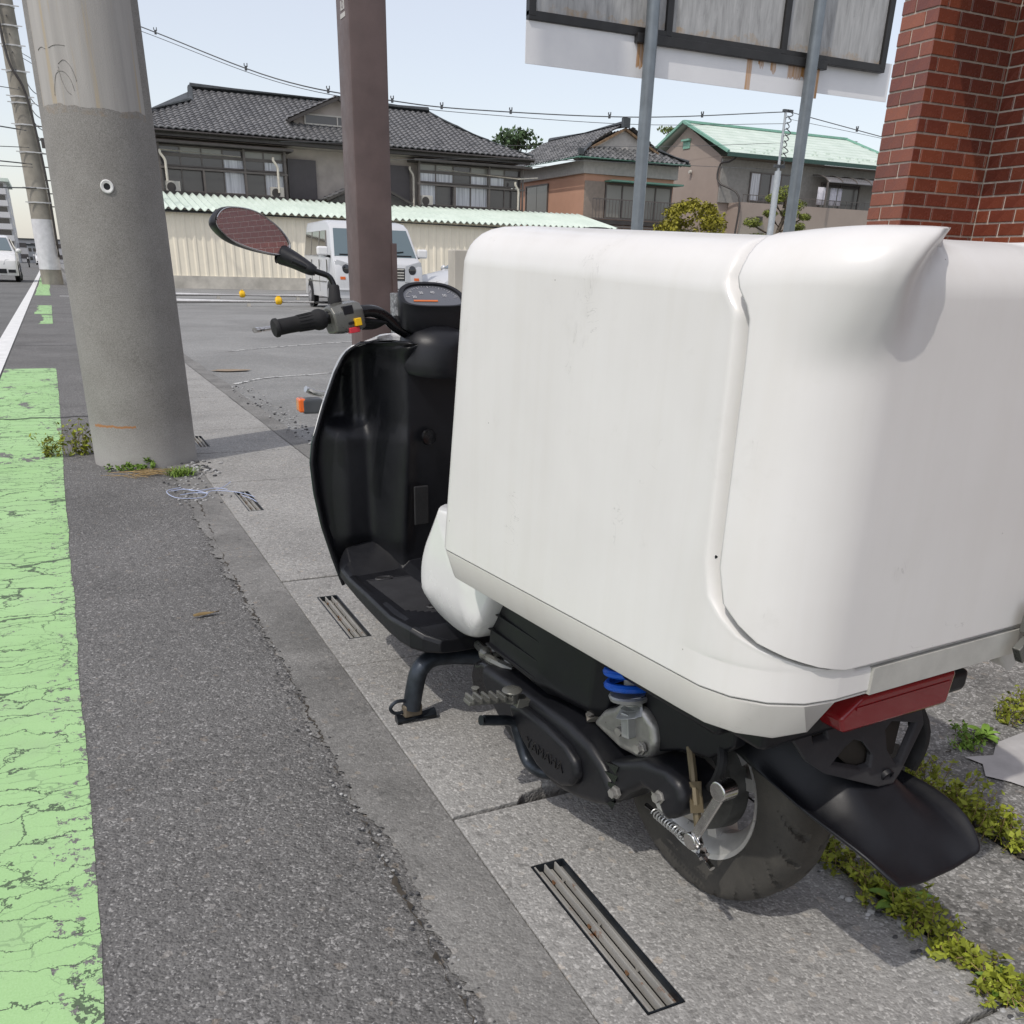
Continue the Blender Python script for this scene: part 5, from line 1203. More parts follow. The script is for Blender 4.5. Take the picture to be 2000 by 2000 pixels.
# rear fender: loft across
secs = [(.06, .465, .30, .085), (-.02, .465, .345, .088), (-.10, .455, .345, .092), (-.16, .438, .335, .098), (-.215, .415, .324, .104), (-.26, .382, .318, .106), (-.30, .348, .318, .110), (-.34, .326, .314, .110), (-.38, .304, .306, .104), (-.41, .290, .298, .094), (-.422, .281, .289, .084)]
rows = []
for (s, zt, zs, hw_) in secs:
    row = []
    for i in range(25):
        u = -1+2*i/24; au = abs(u)
        shp = max(0., 1-au**2.4)*(1-smooth(-.12, -.24, s))+smooth(.92, .30, au)*smooth(-.12, -.24, s)
        z = zs+(zt-zs)*shp; flare = 1.0
        if s < -.17: z += .016*smooth(.84, 1, au)*(1 if s > -.40 else .3)
        row.append((u*hw_, s, z))
    rows.append(row)
m = MB(); m.grid(rows); m.build('rear_fender', MT['black_plastic'], SC, solid=.006, sub=1)
prism_l('fender_stay', [(.075, .40), (.05, .30), (.03, .278), (-.035, .312), (-.10, .330), (-.145, .37), (-.15, .46), (.06, .46)], -.128, -.10, MT['black_plastic'], .006)
# ---------------------------------------------------------------- wheels
def make_wheel(name, s, Rt, w_, rimr, par):
    q = MB(); NA, NW = 320, 40; rows = []
    for j in range(NA):
        a = 2*math.pi*j/NA; row = []
        for i in range(NW+1):
            t = -math.pi*.97+math.pi*1.94*i/NW; c, sn = math.cos(t), math.sin(t); sgn = 1 if sn > 0 else -1; rm = rimr+(Rt-rimr)*.55
            if abs(t) < math.pi/2: side = w_*abs(sn)**.78*sgn; r = rm+(Rt-rm)*abs(c)**.62
            else: x_ = (abs(t)-math.pi/2)/(math.pi/2); side = w_*(1-.16*x_*x_)*sgn; r = rm+(rimr-rm)*x_
            if .93 < abs(t)/(math.pi/2) < .985: r += .0025
            u = t/(math.pi*.5); au = abs(u)
            if .10 < au < .88:
                ph = (a*24/(2*math.pi)+1.1*au**1.4*(1 if u > 0 else 1)+(.5 if u > 0 else 0)) % 1.0
                if ph < .15: r -= .0075*smooth(0, .05, min(ph, .15-ph)+.02)
            if au < .045: r -= .003
            row.append((side, s+r*math.cos(a), Rt+r*math.sin(a)))
        rows.append(row)
    q.grid(rows, cv=True); W_ = q.build(name, MT['tyre'], par, angle=30)
    q = MB(); q.lathe((0, s, Rt), (1, 0, 0), [(-w_*.86, rimr+.001), (-w_*.92, rimr+.009), (-w_*.80, rimr+.009), (-w_*.66, rimr-.006), (-w_*.2, rimr-.026), (w_*.2, rimr-.026), (w_*.66, rimr-.006), (w_*.80, rimr+.009), (w_*.92, rimr+.009), (w_*.86, rimr+.001)], 72, caps=False)
    for k_ in range(3):
        for dd in (-.12, .12):
            a = k_*2.0944+.5+dd; q.bar((0, s+.03*math.cos(a), Rt+.03*math.sin(a)), (0, s+(rimr-.02)*math.cos(a+dd), Rt+(rimr-.02)*math.sin(a+dd)), .022, .05, (1, 0, 0))
    q.lathe((0, s, Rt), (1, 0, 0), [(-w_*.8, .035), (w_*.8, .035)], 24); q.build('rim', MT['rim_silver'], W_, angle=30); return W_
RW = make_wheel('rear_wheel', 0, .2205, .056, .132, SC)
FW = make_wheel('front_wheel', 1.40, .2205, .045, .145, SC)
m = MB(); m.lathe((0, 0, .2205), (-1, 0, 0), [(.03, .068), (.075, .066), (.086, .056), (.092, .03)], 40); m.build('brake_drum', MT['alu'], SC)
m = MB(); m.lathe((0, 0, .2205), (-1, 0, 0), [(.02, .092), (.050, .088), (.056, .066)], 40, caps=False); m.build('drum_cover', plain('grimy_drum', (.10, .10, .095), .55, metal=.4, var=.4, scale=20), SC)
# printed size on the sidewall area of the rim, as raised characters
def letters(txt, size, mat_, par, fn, extr=.0012, name='lettering'):
    cu = bpy.data.curves.new(name, 'FONT'); cu.body = txt; cu.size = size; cu.extrude = extr; cu.align_x = 'CENTER'; cu.align_y = 'CENTER'
    o = bpy.data.objects.new('tmp_text', cu); scene.collection.objects.link(o); dg = bpy.context.evaluated_depsgraph_get(); me = bpy.data.meshes.new_from_object(o.evaluated_get(dg))
    bpy.data.objects.remove(o); bpy.data.curves.remove(cu)
    for v in me.vertices: v.co = Vector(fn(v.co.x, v.co.y, v.co.z))
    me.materials.clear(); me.materials.append(mat_); o = bpy.data.objects.new(name, me); scene.collection.objects.link(o); o.parent = par; return o
# brake arm, adjuster rod, spring
m = MB(); m.bar((-.152, -.160, .312), (-.160, -.123, .212), .007, .018, (0, 1, 0)); m.lathe((-.165, -.160, .315), (1, 0, 0), [(0, .016), (.03, .016)], 16)
m.lathe((-.168, -.120, .204), (1, 0, 0), [(0, .014), (.018, .014)], 16); m.bar((-.160, -.123, .212), (-.163, -.142, .206), .01, .016, (0, 0, 1)); m.build('brake_arm', MT['chrome'], SC, bevel=.003)
m = MB(); m.cyl((-.165, -.135, .206), (-.170, -.178, .192), .0048, n=8); m.cyl((-.166, -.146, .203), (-.167, -.156, .199), .010, n=6); m.cyl((-.13, .03, .175), (-.165, -.135, .206), .004, n=8); m.build('adjuster_rod', MT['chrome'], SC)
def helix(p0, p1, r, turns, n=14, wob=0):
    p0, p1 = Vector(p0), Vector(p1); d = p1-p0; x, y = orth(d); N = int(turns*n)
    return [p0+d*(i/N)+x*r*math.cos(2*math.pi*turns*i/N)+y*r*math.sin(2*math.pi*turns*i/N) for i in range(N+1)]
m = MB(); m.tube(helix((-.135, .0, .178), (-.158, -.10, .198), .0075, 11), .0014, 5); m.build('return_spring', MT['steel'], SC)
m = MB(); m.tube(spline([(-.11, -.10, .36), (-.135, -.135, .345), (-.13, -.12, .30), (-.11, -.09, .27)], 6), .008, 8); m.build('cable_hose', MT['rubber'], SC)
m = MB(); m.tube(spline([(-.12, -.045, .33), (-.135, -.075, .30), (-.145, -.10, .26), (-.15, -.118, .225)], 6), .0065, 8); m.cyl((-.138, -.085, .285), (-.148, -.11, .245), .011, n=10); m.build('brake_cable', plain('cable_brass', (.16, .13, .08), .5, metal=.4), SC)
# ---------------------------------------------------------------- engine and transmission
CVT = prism_l('transmission_case', [(.548, .245), (.473, .248), (.396, .252), (.325, .255), (.215, .257), (.148, .247), (.105, .228), (.062, .19), (.075, .158), (.113, .140), (.176, .119), (.24, .106), (.291, .106), (.351, .110), (.409, .124), (.442, .138), (.49, .165), (.54, .20)], -.178, -.07, MT['black_plastic'], .022, seg=4)
prism_l('crank_cover', [(.565, .246), (.605, .226), (.622, .195), (.608, .158), (.568, .148), (.51, .155), (.465, .152), (.44, .20), (.47, .245)], -.165, -.06, MT['black_gloss'], .02, seg=4)
prism_l('name_panel', [(.40, .222), (.35, .236), (.263, .236), (.192, .228), (.158, .210), (.150, .182), (.165, .155), (.20, .137), (.245, .131), (.285, .138), (.34, .165), (.38, .195)], -.196, -.17, MT['black_plastic'], .012, CVT)
letters('YAMAHA', .030, MT['black_gloss'], CVT, lambda x, y, z: (-.196-z*1.5, .255-x*1.05, .178+y+x*.05))
prism_l('swing_arm', [(.105, .235), (.055, .258), (.007, .283), (-.05, .297), (-.085, .290), (-.10, .262), (-.092, .232), (-.06, .205), (-.035, .235), (.0, .236), (.035, .205), (.07, .165)], -.172, -.08, MT['black_plastic'], .016, seg=3)
for i in range(5):
    z = .165+i*.018; m = MB(); m.add([(-.174, .098, z), (-.172, .062, z+.008), (-.176, .064, z-.006), (-.155, .08, z+.002)], [(0, 1, 2), (0, 3, 1), (1, 3, 2), (0, 2, 3)]); m.build('cooling_fin', MT['black_gloss'], SC, flat=True)
for (l, s, z) in ((-.176, .060, .197), (-.173, -.048, .247), (-.15, .088, .296), (-.15, .036, .288), (-.12, .179, .266)): bolt(SC, l, s, z, .0085, .010, 'alu')
prism_l('crankcase', [(.19, .262), (.16, .30), (.13, .318), (.105, .345), (.055, .352), (.025, .335), (.012, .30), (.022, .268), (.06, .255), (.105, .250)], -.142, -.06, MT['alu'], .012)
m = MB(); rows = []
for (s, l1) in ((.535, .140), (.528, .168), (.32, .178), (.30, .168), (.19, .150), (.165, .12)):
    rows.append([(-.04, s, .262), (-l1+.03, s, .264), (-l1, s, .292), (-l1+.012, s, .44), (-.04, s, .44)])
m.grid(rows, cu=True); k_ = len(rows)-1; m.f.append((0, 1, 2, 3, 4)); m.mi.append(0); m.f.append(tuple(k_*5+i for i in (4, 3, 2, 1, 0))); m.mi.append(0)
AB = m.build('air_box', MT['black_plastic'], SC, bevel=.006)
for z in (.30, .335, .372):
    lf_ = -(.1775-.012*(z-.292)/.148); m = MB(); m.box(lf_-.0004, -.16, .33, .522, z, z+.0025); m.build('air_box_rib', MT['black_plastic'], AB)
m = MB(); m.box(-.165, .165, .16, .55, .41, .4445); m.build('seat_frame_cover', MT['black_plastic'], SC, bevel=.008)
SHK = MB(); SHK.cyl((-.138, .078, .326), (-.138, .090, .358), .030, n=20); SHK.cyl((-.138, .078, .330), (-.138, .080, .340), .022, n=16); SHK.cyl((-.138, .09, .372), (-.138, .115, .445), .012, n=12); SHK.bar((-.138, .07, .292), (-.138, .078, .335), .04, .02, (0, 1, 0))
sh = SHK.build('shock_absorber', MT['steel'], SC, bevel=.002)
m = MB(); m.tube(helix((-.142, .091, .362), (-.138, .118, .452), .033, 4.2, 20), .0068, 8); m.build('spring', MT['blue'], sh)
m = MB(); m.lathe((-.138, .0905, .357), (0, .16, 1), [(-.004, .034), (.002, .036), (.005, .033)], 20); m.build('spring_seat', MT['steel'], sh)
m = MB(); m.cyl((-.125, .20, .268), (-.12, .235, .30), .014, .011, 10); m.cyl((-.127, .195, .262), (-.124, .205, .272), .017, n=10); m.build('breather_hose', plain('clear_hose', (.30, .28, .25), .35), SC)
m = MB(); m.tube(spline([(-.1, .15, .30), (-.13, .155, .29), (-.13, .13, .27), (-.12, .10, .262)], 5), .010, 8); m.build('oil_hose', MT['rubber'], SC)
# kick lever
m = MB(); m.tube(spline([(-.268, .372, .214), (-.235, .372, .206), (-.203, .372, .197), (-.190, .368, .180), (-.184, .352, .14), (-.182, .33, .118), (-.18, .29, .118), (-.165, .26, .125)], 6), [.0105]*18+[.012]*25, 10); m.build('kick_lever', MT['worn_black'], SC)
# folding foot peg with serrated tread
m = MB(); m.bar((-.20, .362, .252), (-.305, .362, .266), .026, .008)
for i in range(6): m.bar((-.212-.017*i, .345, .259+.0024*i), (-.212-.017*i, .379, .259+.0024*i), .006, .012)
m.lathe((-.206, .362, .256), (0, 0, 1), [(-.012, .014), (.01, .014), (.01, .02), (.014, .02), (.018, .012)], 16); m.cyl((-.270, .392, .250), (-.270, .392, .276), .009, n=12); m.bar((-.20, .362, .245), (-.16, .36, .235), .03, .02)
m.build('foot_peg', MT['satin_grey'], SC, bevel=.0015)
# stand
m = MB(); m.tube(spline([(-.03, .76, .150), (-.10, .79, .158), (-.165, .80, .160), (-.200, .80, .138), (-.215, .80, .09), (-.224, .80, .040)], 6), .0235, 16, flat=.9)
ST = m.build('stand', MT['worn_black'], SC)
m = MB(); m.tube(spline([(-.030, .74, .150), (.10, .79, .158), (.165, .80, .160), (.200, .80, .138), (.215, .80, .09), (.224, .80, .02)], 6), .0185, 12, flat=.9); m.build('stand_leg', MT['worn_black'], ST)
m = MB(); m.tube([(-.262, .805, .014), (-.165, .795, .018)], .0135, 12); m.build('foot', MT['worn_black'], ST)
m = MB(); m.obox((-.223, .80, .037), (Vector((1, 0, 0)), Vector((0, 1, 0)), Vector((0, 0, 1))), .024, .012, .016); m.build('worn_ankle', rusty('rubbed_steel', (.17, .14, .10), .62), ST, bevel=.006)
m = MB(); m.tube(spline([(-.232, .80, .062), (-.262, .80, .066), (-.278, .80, .052), (-.266, .80, .036), (-.236, .80, .036)], 6), .0045, 8); m.build('stand_lug', MT['worn_black'], ST)
# exhaust on the far side
m = MB(); m.tube(spline([(.15, .45, .14), (.16, .25, .17), (.165, .1, .22), (.165, -.2, .28)], 5), [.025]*5+[.05]*11, 14); m.build('exhaust', MT['black_gloss'], SC)
m = MB(); m.box(-.06, .14, .14, .55, .13, .26); m.build('engine_block', MT['alu'], SC, bevel=.02)
m = MB(); m.tube([(-.02, .5, .22), (0, .9, .2), (0, 1.15, .28), (0, 1.2, .6)], .03, 10); m.build('frame_tube', MT['black_gloss'], SC)
m = MB()
for i in range(7): m.ball((-.10-.02*(i % 3), .50+.018*i, .235+.012*(i % 2)), .016, 8, 6)
m.tube(spline([(-.12, .48, .24), (-.15, .55, .25), (-.12, .62, .23), (-.1, .7, .22)], 5), .01, 8); m.build('linkage', MT['satin_grey'], SC)

# ---------------------------------------------------------------- body panels
SCV = spline([(.672, .56, 0), (.715, .500, 0), (.745, .458, 0), (.766, .412, 0), (.770, .365, 0), (.756, .312, 0), (.715, .287, 0), (.64, .280, 0), (.575, .293, 0), (.525, .326, 0), (.492, .375, 0), (.470, .43, 0), (.455, .56, 0)], 4)
def cover_l(z, s_): return .212-max(0, .352-z)*.50-max(0, .545-s_)*.25
m = MB()
for sg in (-1, 1):
    rows = []
    for (sc_, dl) in ((1.0, -.16), (1.0, -.030), (.995, -.018), (.975, -.008), (.945, -.002), (.90, 0), (.75, 0), (.5, 0), (.25, 0), (.05, 0)):
        row = []
        for p in SCV:
            y, z = .615+(p.x-.615)*sc_, .42+(p.y-.42)*sc_; row.append((sg*max(.03, cover_l(z, y)+dl), y, z))
        rows.append(row)
    m.grid(rows, cu=True); k_ = len(SCV); base = len(m.v)-k_; m.f.append(tuple(base+i for i in range(k_))); m.mi.append(0)
m.build('side_cover', MT['white_body'], SC, angle=60)
m = MB(); m.box(-.11, .11, .30, .70, .60, .70); m.box(-.13, .13, .32, .66, .50, .60); m.build('seat', plain('black_vinyl', (.014, .014, .014), .5, bump=.3, bscale=300), SC, bevel=.03, seg=4)
# footboard: lofted along the scooter
FB = [(.700, .195, .244, .214, 0), (.722, .228, .256, .214, 0), (.75, .246, .268, .215, 0), (.80, .251, .266, .214, 0), (.86, .252, .2615, .216, 0), (.93, .252, .266, .222, 0), (1.0, .252, .2715, .229, 0), (1.07, .251, .2735, .236, 0), (1.13, .249, .275, .243, 0), (1.18, .246, .281, .248, 0), (1.225, .240, .292, .25, 0)]
rows = []
for (s, hw_, ze, zb, _) in FB:
    zf = .270 if s > .76 else .270-(.76-s)*.45
    lift = 0 if s < 1.12 else (s-1.12)*.75
    half = [(hw_-.05, zb-.004), (hw_-.006, zb), (hw_, zb+.006), (hw_, ze-.008), (hw_-.006, ze), (hw_-.016, ze+lift*.25), (hw_-.026, zf-.001+lift*.7), (.095, zf+lift), (.075, zf+.018+lift), (0, zf+.024+lift)]
    rows.append([(-l, s, z) for l, z in half]+[(l, s, z) for l, z in reversed(half[:-1])])
m = MB(); m.grid(rows, cu=True); n = len(rows[0]); m.f.append(tuple(range(n))); m.mi.append(0); m.f.append(tuple((len(rows)-1)*n+i for i in reversed(range(n)))); m.mi.append(0)
FBO = m.build('footboard', MT['black_plastic'], SC, angle=16, bevel=.0035)
MT['sheen_black'] = plain('sheen_black_plastic', (.022, .022, .024), .5, var=.3, scale=20)
# ribbed tread on the floor
for sg in (-1, 1):
    m = MB()
    for i in range(30):
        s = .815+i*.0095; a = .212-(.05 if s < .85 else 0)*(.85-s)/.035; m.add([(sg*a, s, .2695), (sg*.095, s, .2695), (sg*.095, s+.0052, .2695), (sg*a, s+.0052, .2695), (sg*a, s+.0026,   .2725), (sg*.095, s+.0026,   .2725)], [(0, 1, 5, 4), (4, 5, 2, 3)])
    m.build('tread', MT['sheen_black'], FBO, flat=True)
    for (s, l) in ((1.09, .165), (.845, .135)):
        m = MB(); m.tube([(sg*l+.022*math.cos(a*.5236), s+.011*math.sin(a*.5236), .2722) for a in range(12)], .0035, 6, closed=True); m.build('drain_rim', MT['sheen_black'], FBO)
        m = MB(); m.add([(sg*l+.021*math.cos(a*.5236), s+.010*math.sin(a*.5236), .2726) for a in range(12)], [tuple(range(12))]); m.build('drain_hole', plain('hole_black', (.002, .002, .002), .9), FBO, flat=True)
# leg shield: inner panel with pockets, knee bulge and column hump
SHB = [(.225, .232), (.305, .256), (.392, .279), (.479, .293), (.553, .297), (.602, .289), (.68, .26), (.764, .222), (.812, .192), (.828, .170), (.842, .10)]
def shield_depth(l, z, b):
    al = abs(l); t = al/max(b, .01)
    rim = smooth(1.0, .90, t)                     # 0 at the rim
    pocket = smooth(.628, .655, z)*smooth(.805, .785, z)*smooth(.165, .185, al)*.038*smooth(.96, .78, t)
    d = 1.205+rim*.035+pocket*rim
    knee = smooth(.30, .36, z)*smooth(.66, .60, z)*smooth(.265, .20, al)*smooth(.05, .14, al)*.030
    hump = smooth(.150, .085, al)*.145*(.75+.25*smooth(.3, .7, z))
    top = smooth(.79, .84, z)*.03
    return d-knee-hump*rim-top
rows = []; NZ, NL = 64, 72
for j in range(NZ+1):
    z = .228+(.838-.228)*j/NZ; b = lerp_tab(SHB, z); rows.append([(b*(-1+2*i/NL), shield_depth(b*(-1+2*i/NL), z, b), z) for i in range(NL+1)])
m = MB(); m.grid(rows); LSH = m.build('leg_shield', MT['black_plastic'], SC, angle=60, solid=-.006)
for (z0, z1, mt_, nm) in ((.618, .842, 'white_body', 'front_cowl'), (.24, .616, 'green_body', 'lower_cowl')):
    rows = []
    for j in range(25):
        z = z0+(z1-z0)*j/24; b = lerp_tab(SHB, min(z, .84))+.0035; row = []
        for i in range(41):
            t = -1+2*i/40; row.append((b*t, max(shield_depth(b*t*.99, z, b)+.010+.016*smooth(1.0, .94, abs(t)), 1.206+.15*(1-abs(t)**2)), z))
        rows.append(row)
    m = MB(); m.grid(rows); m.build(nm, MT[mt_], SC, angle=60, solid=.006)
# inner tray, key slot
m = MB(); m.lathe((-.035, 1.085, .62), (0, -1, 0), [(0, .020), (.006, .018), (.004, .010)], 18); m.build('key_lock', MT['black_gloss'], SC)
m = MB(); m.box(-.075, -.035, 1.088, 1.095, .40, .50); m.build('hook_plate', MT['rubber'], SC, bevel=.006)
# steering column cover and handlebar
m = MB(); m.lathe((0, 1.125, .775), (0, -.16, 1), [(0, .090), (.010, .094), (.028, .091), (.07, .084), (.092, .068), (.104, .03)], 40); m.build('column_cover', MT['black_plastic'], SC)
m = MB(); m.tube(spline([(-.40, 1.075, .874), (-.30, 1.082, .890), (-.20, 1.092, .906), (-.158, 1.10, .905), (-.128, 1.108, .892), (-.10, 1.115, .872), (-.055, 1.12, .852), (0, 1.125, .845), (.055, 1.12, .852), (.10, 1.115, .872), (.128, 1.108, .892), (.158, 1.10, .905), (.20, 1.092, .906), (.30, 1.082, .890), (.40, 1.075, .874)], 6), .0135, 12)
HB = m.build('handlebar', MT['black_gloss'], SC)
for sg in (-1, 1):
    a, b = Vector((sg*.402, 1.075, .8735)), Vector((sg*.285, 1.083, .8925)); d = (b-a).normalized()
    m = MB(); m.lathe(a, d, [(-.003, .008), (-.002, .017), (.001, .0195), (.007, .0195), (.010, .0165), (.03, .0162), (.075, .0168), (.09, .0185), (.10, .022), (.108, .022), (.118, .018)], 24)
    for k_ in range(16):
        an = k_*math.pi/8; x, y = orth(d); o_ = x*math.cos(an)+y*math.sin(an); m.bar(a+d*.055+o_*.0160, a+d*.088+o_*.0172, .0022, .003, tuple(o_))
    m.build('grip', MT['rubber'], HB, angle=40)
    m = MB(); m.tube(spline([(sg*.235, 1.135, .885), (sg*.28, 1.155, .882), (sg*.34, 1.155, .876), (sg*.405, 1.13, .869), (sg*.434, 1.115, .867)], 6), [.007]*8+[.0068]*13+[.0082]*4, 10, flat=.7); m.build('brake_lever', MT['chrome'], HB)
    m = MB(); m.bar((sg*.225, 1.125, .905), (sg*.265, 1.14, .900), .03, .024); m.cyl((sg*.285, 1.135, .90), (sg*.255, 1.13, .905), .012, n=10); m.build('lever_clamp', MT['black_gloss'], HB, bevel=.004)
# switch housing (left) with buttons
ax = Vector((.985, .07, .16)).normalized(); bx_ = Vector((0, -1, .05)).normalized(); bx_ = (bx_-ax*bx_.dot(ax)).normalized(); cx_ = ax.cross(bx_); cx_ = cx_ if cx_.z > 0 else -cx_
def swp(u, v, w_): return Vector((-.236, 1.085, .893))+ax*u+bx_*v+cx_*w_
m = MB(); ring = [(.030, -.026), (.034, -.005), (.032, .016), (.018, .030), (-.004, .034), (-.026, .030), (-.034, .010), (-.034, -.018), (-.026, -.030), (.012, -.030)]
rows = [[swp(u, v*sc_, w_*sc_) for (v, w_) in ring] for (u, sc_) in ((-.040, .80), (-.037, .92), (-.018, 1), (.016, 1), (.030, .95), (.034, .85))]
m.grid(rows, cu=True); n = len(ring); m.f.append(tuple(range(n))); m.mi.append(0); m.f.append(tuple(5*n+i for i in reversed(range(n)))); m.mi.append(0)
SW = m.build('switch_housing', MT['satin_grey'], SC, bevel=.003)
def knob(nm, u0, u1, w0, w1, v0, v1, mt_): q = MB(); c = swp((u0+u1)/2, (v0+v1)/2, (w0+w1)/2); q.obox(c, (ax, bx_, cx_), (u1-u0)/2, (v1-v0)/2, (w1-w0)/2); return q.build(nm, MT[mt_], SW, bevel=.0015)
knob('beam_switch', -.016, .008, .008, .026, .020, .0335, 'black_plastic'); knob('turn_slot', -.010, .020, -.013, -.007, .028, .0355, 'black_plastic'); knob('turn_switch', .0035, .0185, -.018, -.002, .030, .043, 'yellow'); knob('horn_button', -.011, .0135, -.031, -.0195, .022, .036, 'red_plastic')
for sg in (-1, 1):
    if sg > 0:
        m = MB(); m.bar((.205, 1.09, .902), (.265, 1.085, .895), .055, .055); m.build('throttle_housing', MT['satin_grey'], SC, bevel=.012)
# rubber boot, mirror stalk and mirror
m = MB(); m.lathe((-.252, 1.105, .921), (0, 0, 1), [(0, .0155), (.012, .015), (.014, .0135), (.037, .0115), (.040, .009)], 20); m.build('mirror_boot', MT['rubber'], SC)
m = MB(); m.tube(spline([(-.252, 1.105, .95), (-.252, 1.108, .962), (-.262, 1.112, .978), (-.292, 1.117, .988), (-.335, 1.127, 1.006)], 6), .0062, 10); MS = m.build('mirror_stalk', MT['black_gloss'], SC)
MO = [(-.508, 1.073, 1.079), (-.489, 1.085, 1.098), (-.456, 1.104, 1.104), (-.408, 1.129, 1.099), (-.36, 1.154, 1.077), (-.333, 1.167, 1.054), (-.324, 1.17, 1.034), (-.337, 1.162, 1.018), (-.368, 1.145, 1.016), (-.425, 1.115, 1.025), (-.475, 1.089, 1.04), (-.505, 1.074, 1.062)]
PO = spline([MO[-1]]+MO+[MO[0], MO[1]], 6)[6:6+72]
cm = sum((Vector(p) for p in PO), Vector())/len(PO); nm_ = Vector((.55*.996-.83*.087, -.83*.996-.55*.087, .06)).normalized()
def mring(sc_, off): return [cm+(Vector(p)-cm)*sc_+nm_*off for p in PO]
m = MB(); m.grid([mring(.955, -.002), mring(.962, .0035), mring(.99, .0035), mring(1.0, -.001), mring(1.0, -.008), mring(.93, -.022), mring(.7, -.036), mring(.35, -.042)], cu=True); k_ = 72; m.f.append(tuple(7*k_+i for i in range(k_))); m.mi.append(0)
m.tube(spline([tuple(cm+(Vector(MO[7])-cm)*.92-nm_*.014), (-.325, 1.15, 1.008), (-.30, 1.125, .992), (-.288, 1.117, .987)], 6), [.022-.0007*i for i in range(19)], 12)
MR = m.build('mirror', MT['black_plastic'], SC, angle=50)
m = MB(); m.tube([cm+(Vector(p)-cm)*.957+nm_*.0030 for p in PO], .0016, 6, closed=True); m.build('mirror_bezel', MT['chrome'], MR)
rows = []
for j in range(1, 13):
    r_ = j/12*.958; rows.append([cm+(Vector(p)-cm)*r_+nm_*(.0036-((Vector(p)-cm)*r_).length_squared/(2*2.0)) for p in PO])
m = MB(); m.grid(rows, cu=True); kk = len(m.v); m.v.append(tuple(cm+nm_*.0036)); 
for i in range(72): m.f.append((i, kk, (i+1) % 72)); m.mi.append(0)
MG = m.build('mirror_glass', MT['mirror'], MR, angle=180, fix=False)
ns_ = [(nm_+(Vector(v.co)-cm)*.5-nm_*((Vector(v.co)-cm)*.5).dot(nm_)).normalized() for v in MG.data.vertices]
if MG.data.polygons[0].normal.dot(nm_) < 0: MG.data.flip_normals()
MG.data.normals_split_custom_set_from_vertices([tuple(v) for v in ns_])
# right mirror, simple twin of the left one
m = MB(); m.grid([[Vector((-p[0], p[1], p[2])) for p in mring(s_, o_)] for (s_, o_) in ((.96, .003), (1.0, -.002), (.93, -.022), (.5, -.04))], cu=True); m.f.append(tuple(3*72+i for i in range(72))); m.mi.append(0); m.tube(spline([(.36, 1.15, 1.02), (.292, 1.117, .988), (.262, 1.112, .978), (.252, 1.105, .93)], 5), .0075, 8); m.build('mirror', MT['black_plastic'], SC, angle=50)
# meter
MC = Vector((-.008, 1.11, .93)); 
def meter_ring(sc_, off, zt):
    pts = []
    for i in range(40):
        a = 2*math.pi*i/40; x = .088*math.copysign(abs(math.cos(a))**.72, math.cos(a)); y = math.sin(a); y = .055*y if y > 0 else .030*math.copysign(abs(y)**.5, y)
        pts.append((x*sc_, y*sc_))
    return [MC+Vector((x, y*.80, y*.62+zt))+Vector((0, -.62*off, .80*off)) for x, y in pts]
m = MB(); m.grid([[Vector((p.x, p.y, p.z)) for p in meter_ring(.78, .0, -.062)], meter_ring(.98, 0, -.05), meter_ring(1.0, 0, -.012), meter_ring(1.0, .004, 0), meter_ring(.97, .008, 0), meter_ring(.86, .008, 0), meter_ring(.84, .002, 0)], cu=True)
m.f.append(tuple(reversed(range(40)))); m.mi.append(0); MTm = m.build('meter', MT['black_plastic'], SC, angle=50)
m = MB(); m.add(meter_ring(.85, .003, 0), [tuple(range(40))]); m.build('dial', MT['meter_face'], MTm, flat=True)
MT['print'] = plain('dial_print', (.55, .55, .55), .5); MT['print_o'] = plain('dial_orange', (.62, .16, .04), .5)
def dialp(x, y, o_=.0042): return MC+Vector((x, y*.80, y*.62))+Vector((0, -.62*o_, .80*o_))
m = MB()
for i in range(25):
    a = math.pi*(.06+.88*i/24); r0_ = .95 if i % 4 else .86
    p0, p1 = dialp(.068*math.cos(a)*r0_, .043*math.sin(a)*r0_), dialp(.068*math.cos(a), .043*math.sin(a)); m.bar(p0, p1, .0009, .0004, (0, -.62, .8))
m.build('scale_marks', MT['print'], MTm)
m = MB(); p0, p1 = dialp(-.052, -.006), dialp(.010, -.006); m.bar(p0, p1, .005, .0005, (0, -.62, .8)); m.build('warning_band', MT['print_o'], MTm)
for (tx, x, y) in (('20', -.046, .006), ('30', -.024, .020), ('40', .006, .022), ('50', .034, .012)):
    letters(tx, .011, MT['print'], MTm, lambda a, b, c, x=x, y=y: dialp(x+a, y+b, .0046+c*.1), .0003, 'numeral')
m = MB()
for k_ in range(4):
    m.tube(spline([(-.20, 1.10, .890-.006*k_), (-.15, 1.10+.006*k_, .885-.004*k_), (-.10, 1.11+.004*k_, .883+.003*k_), (-.04, 1.13, .875)], 6), .0048, 8)
m.build('cables', MT['rubber'], SC)
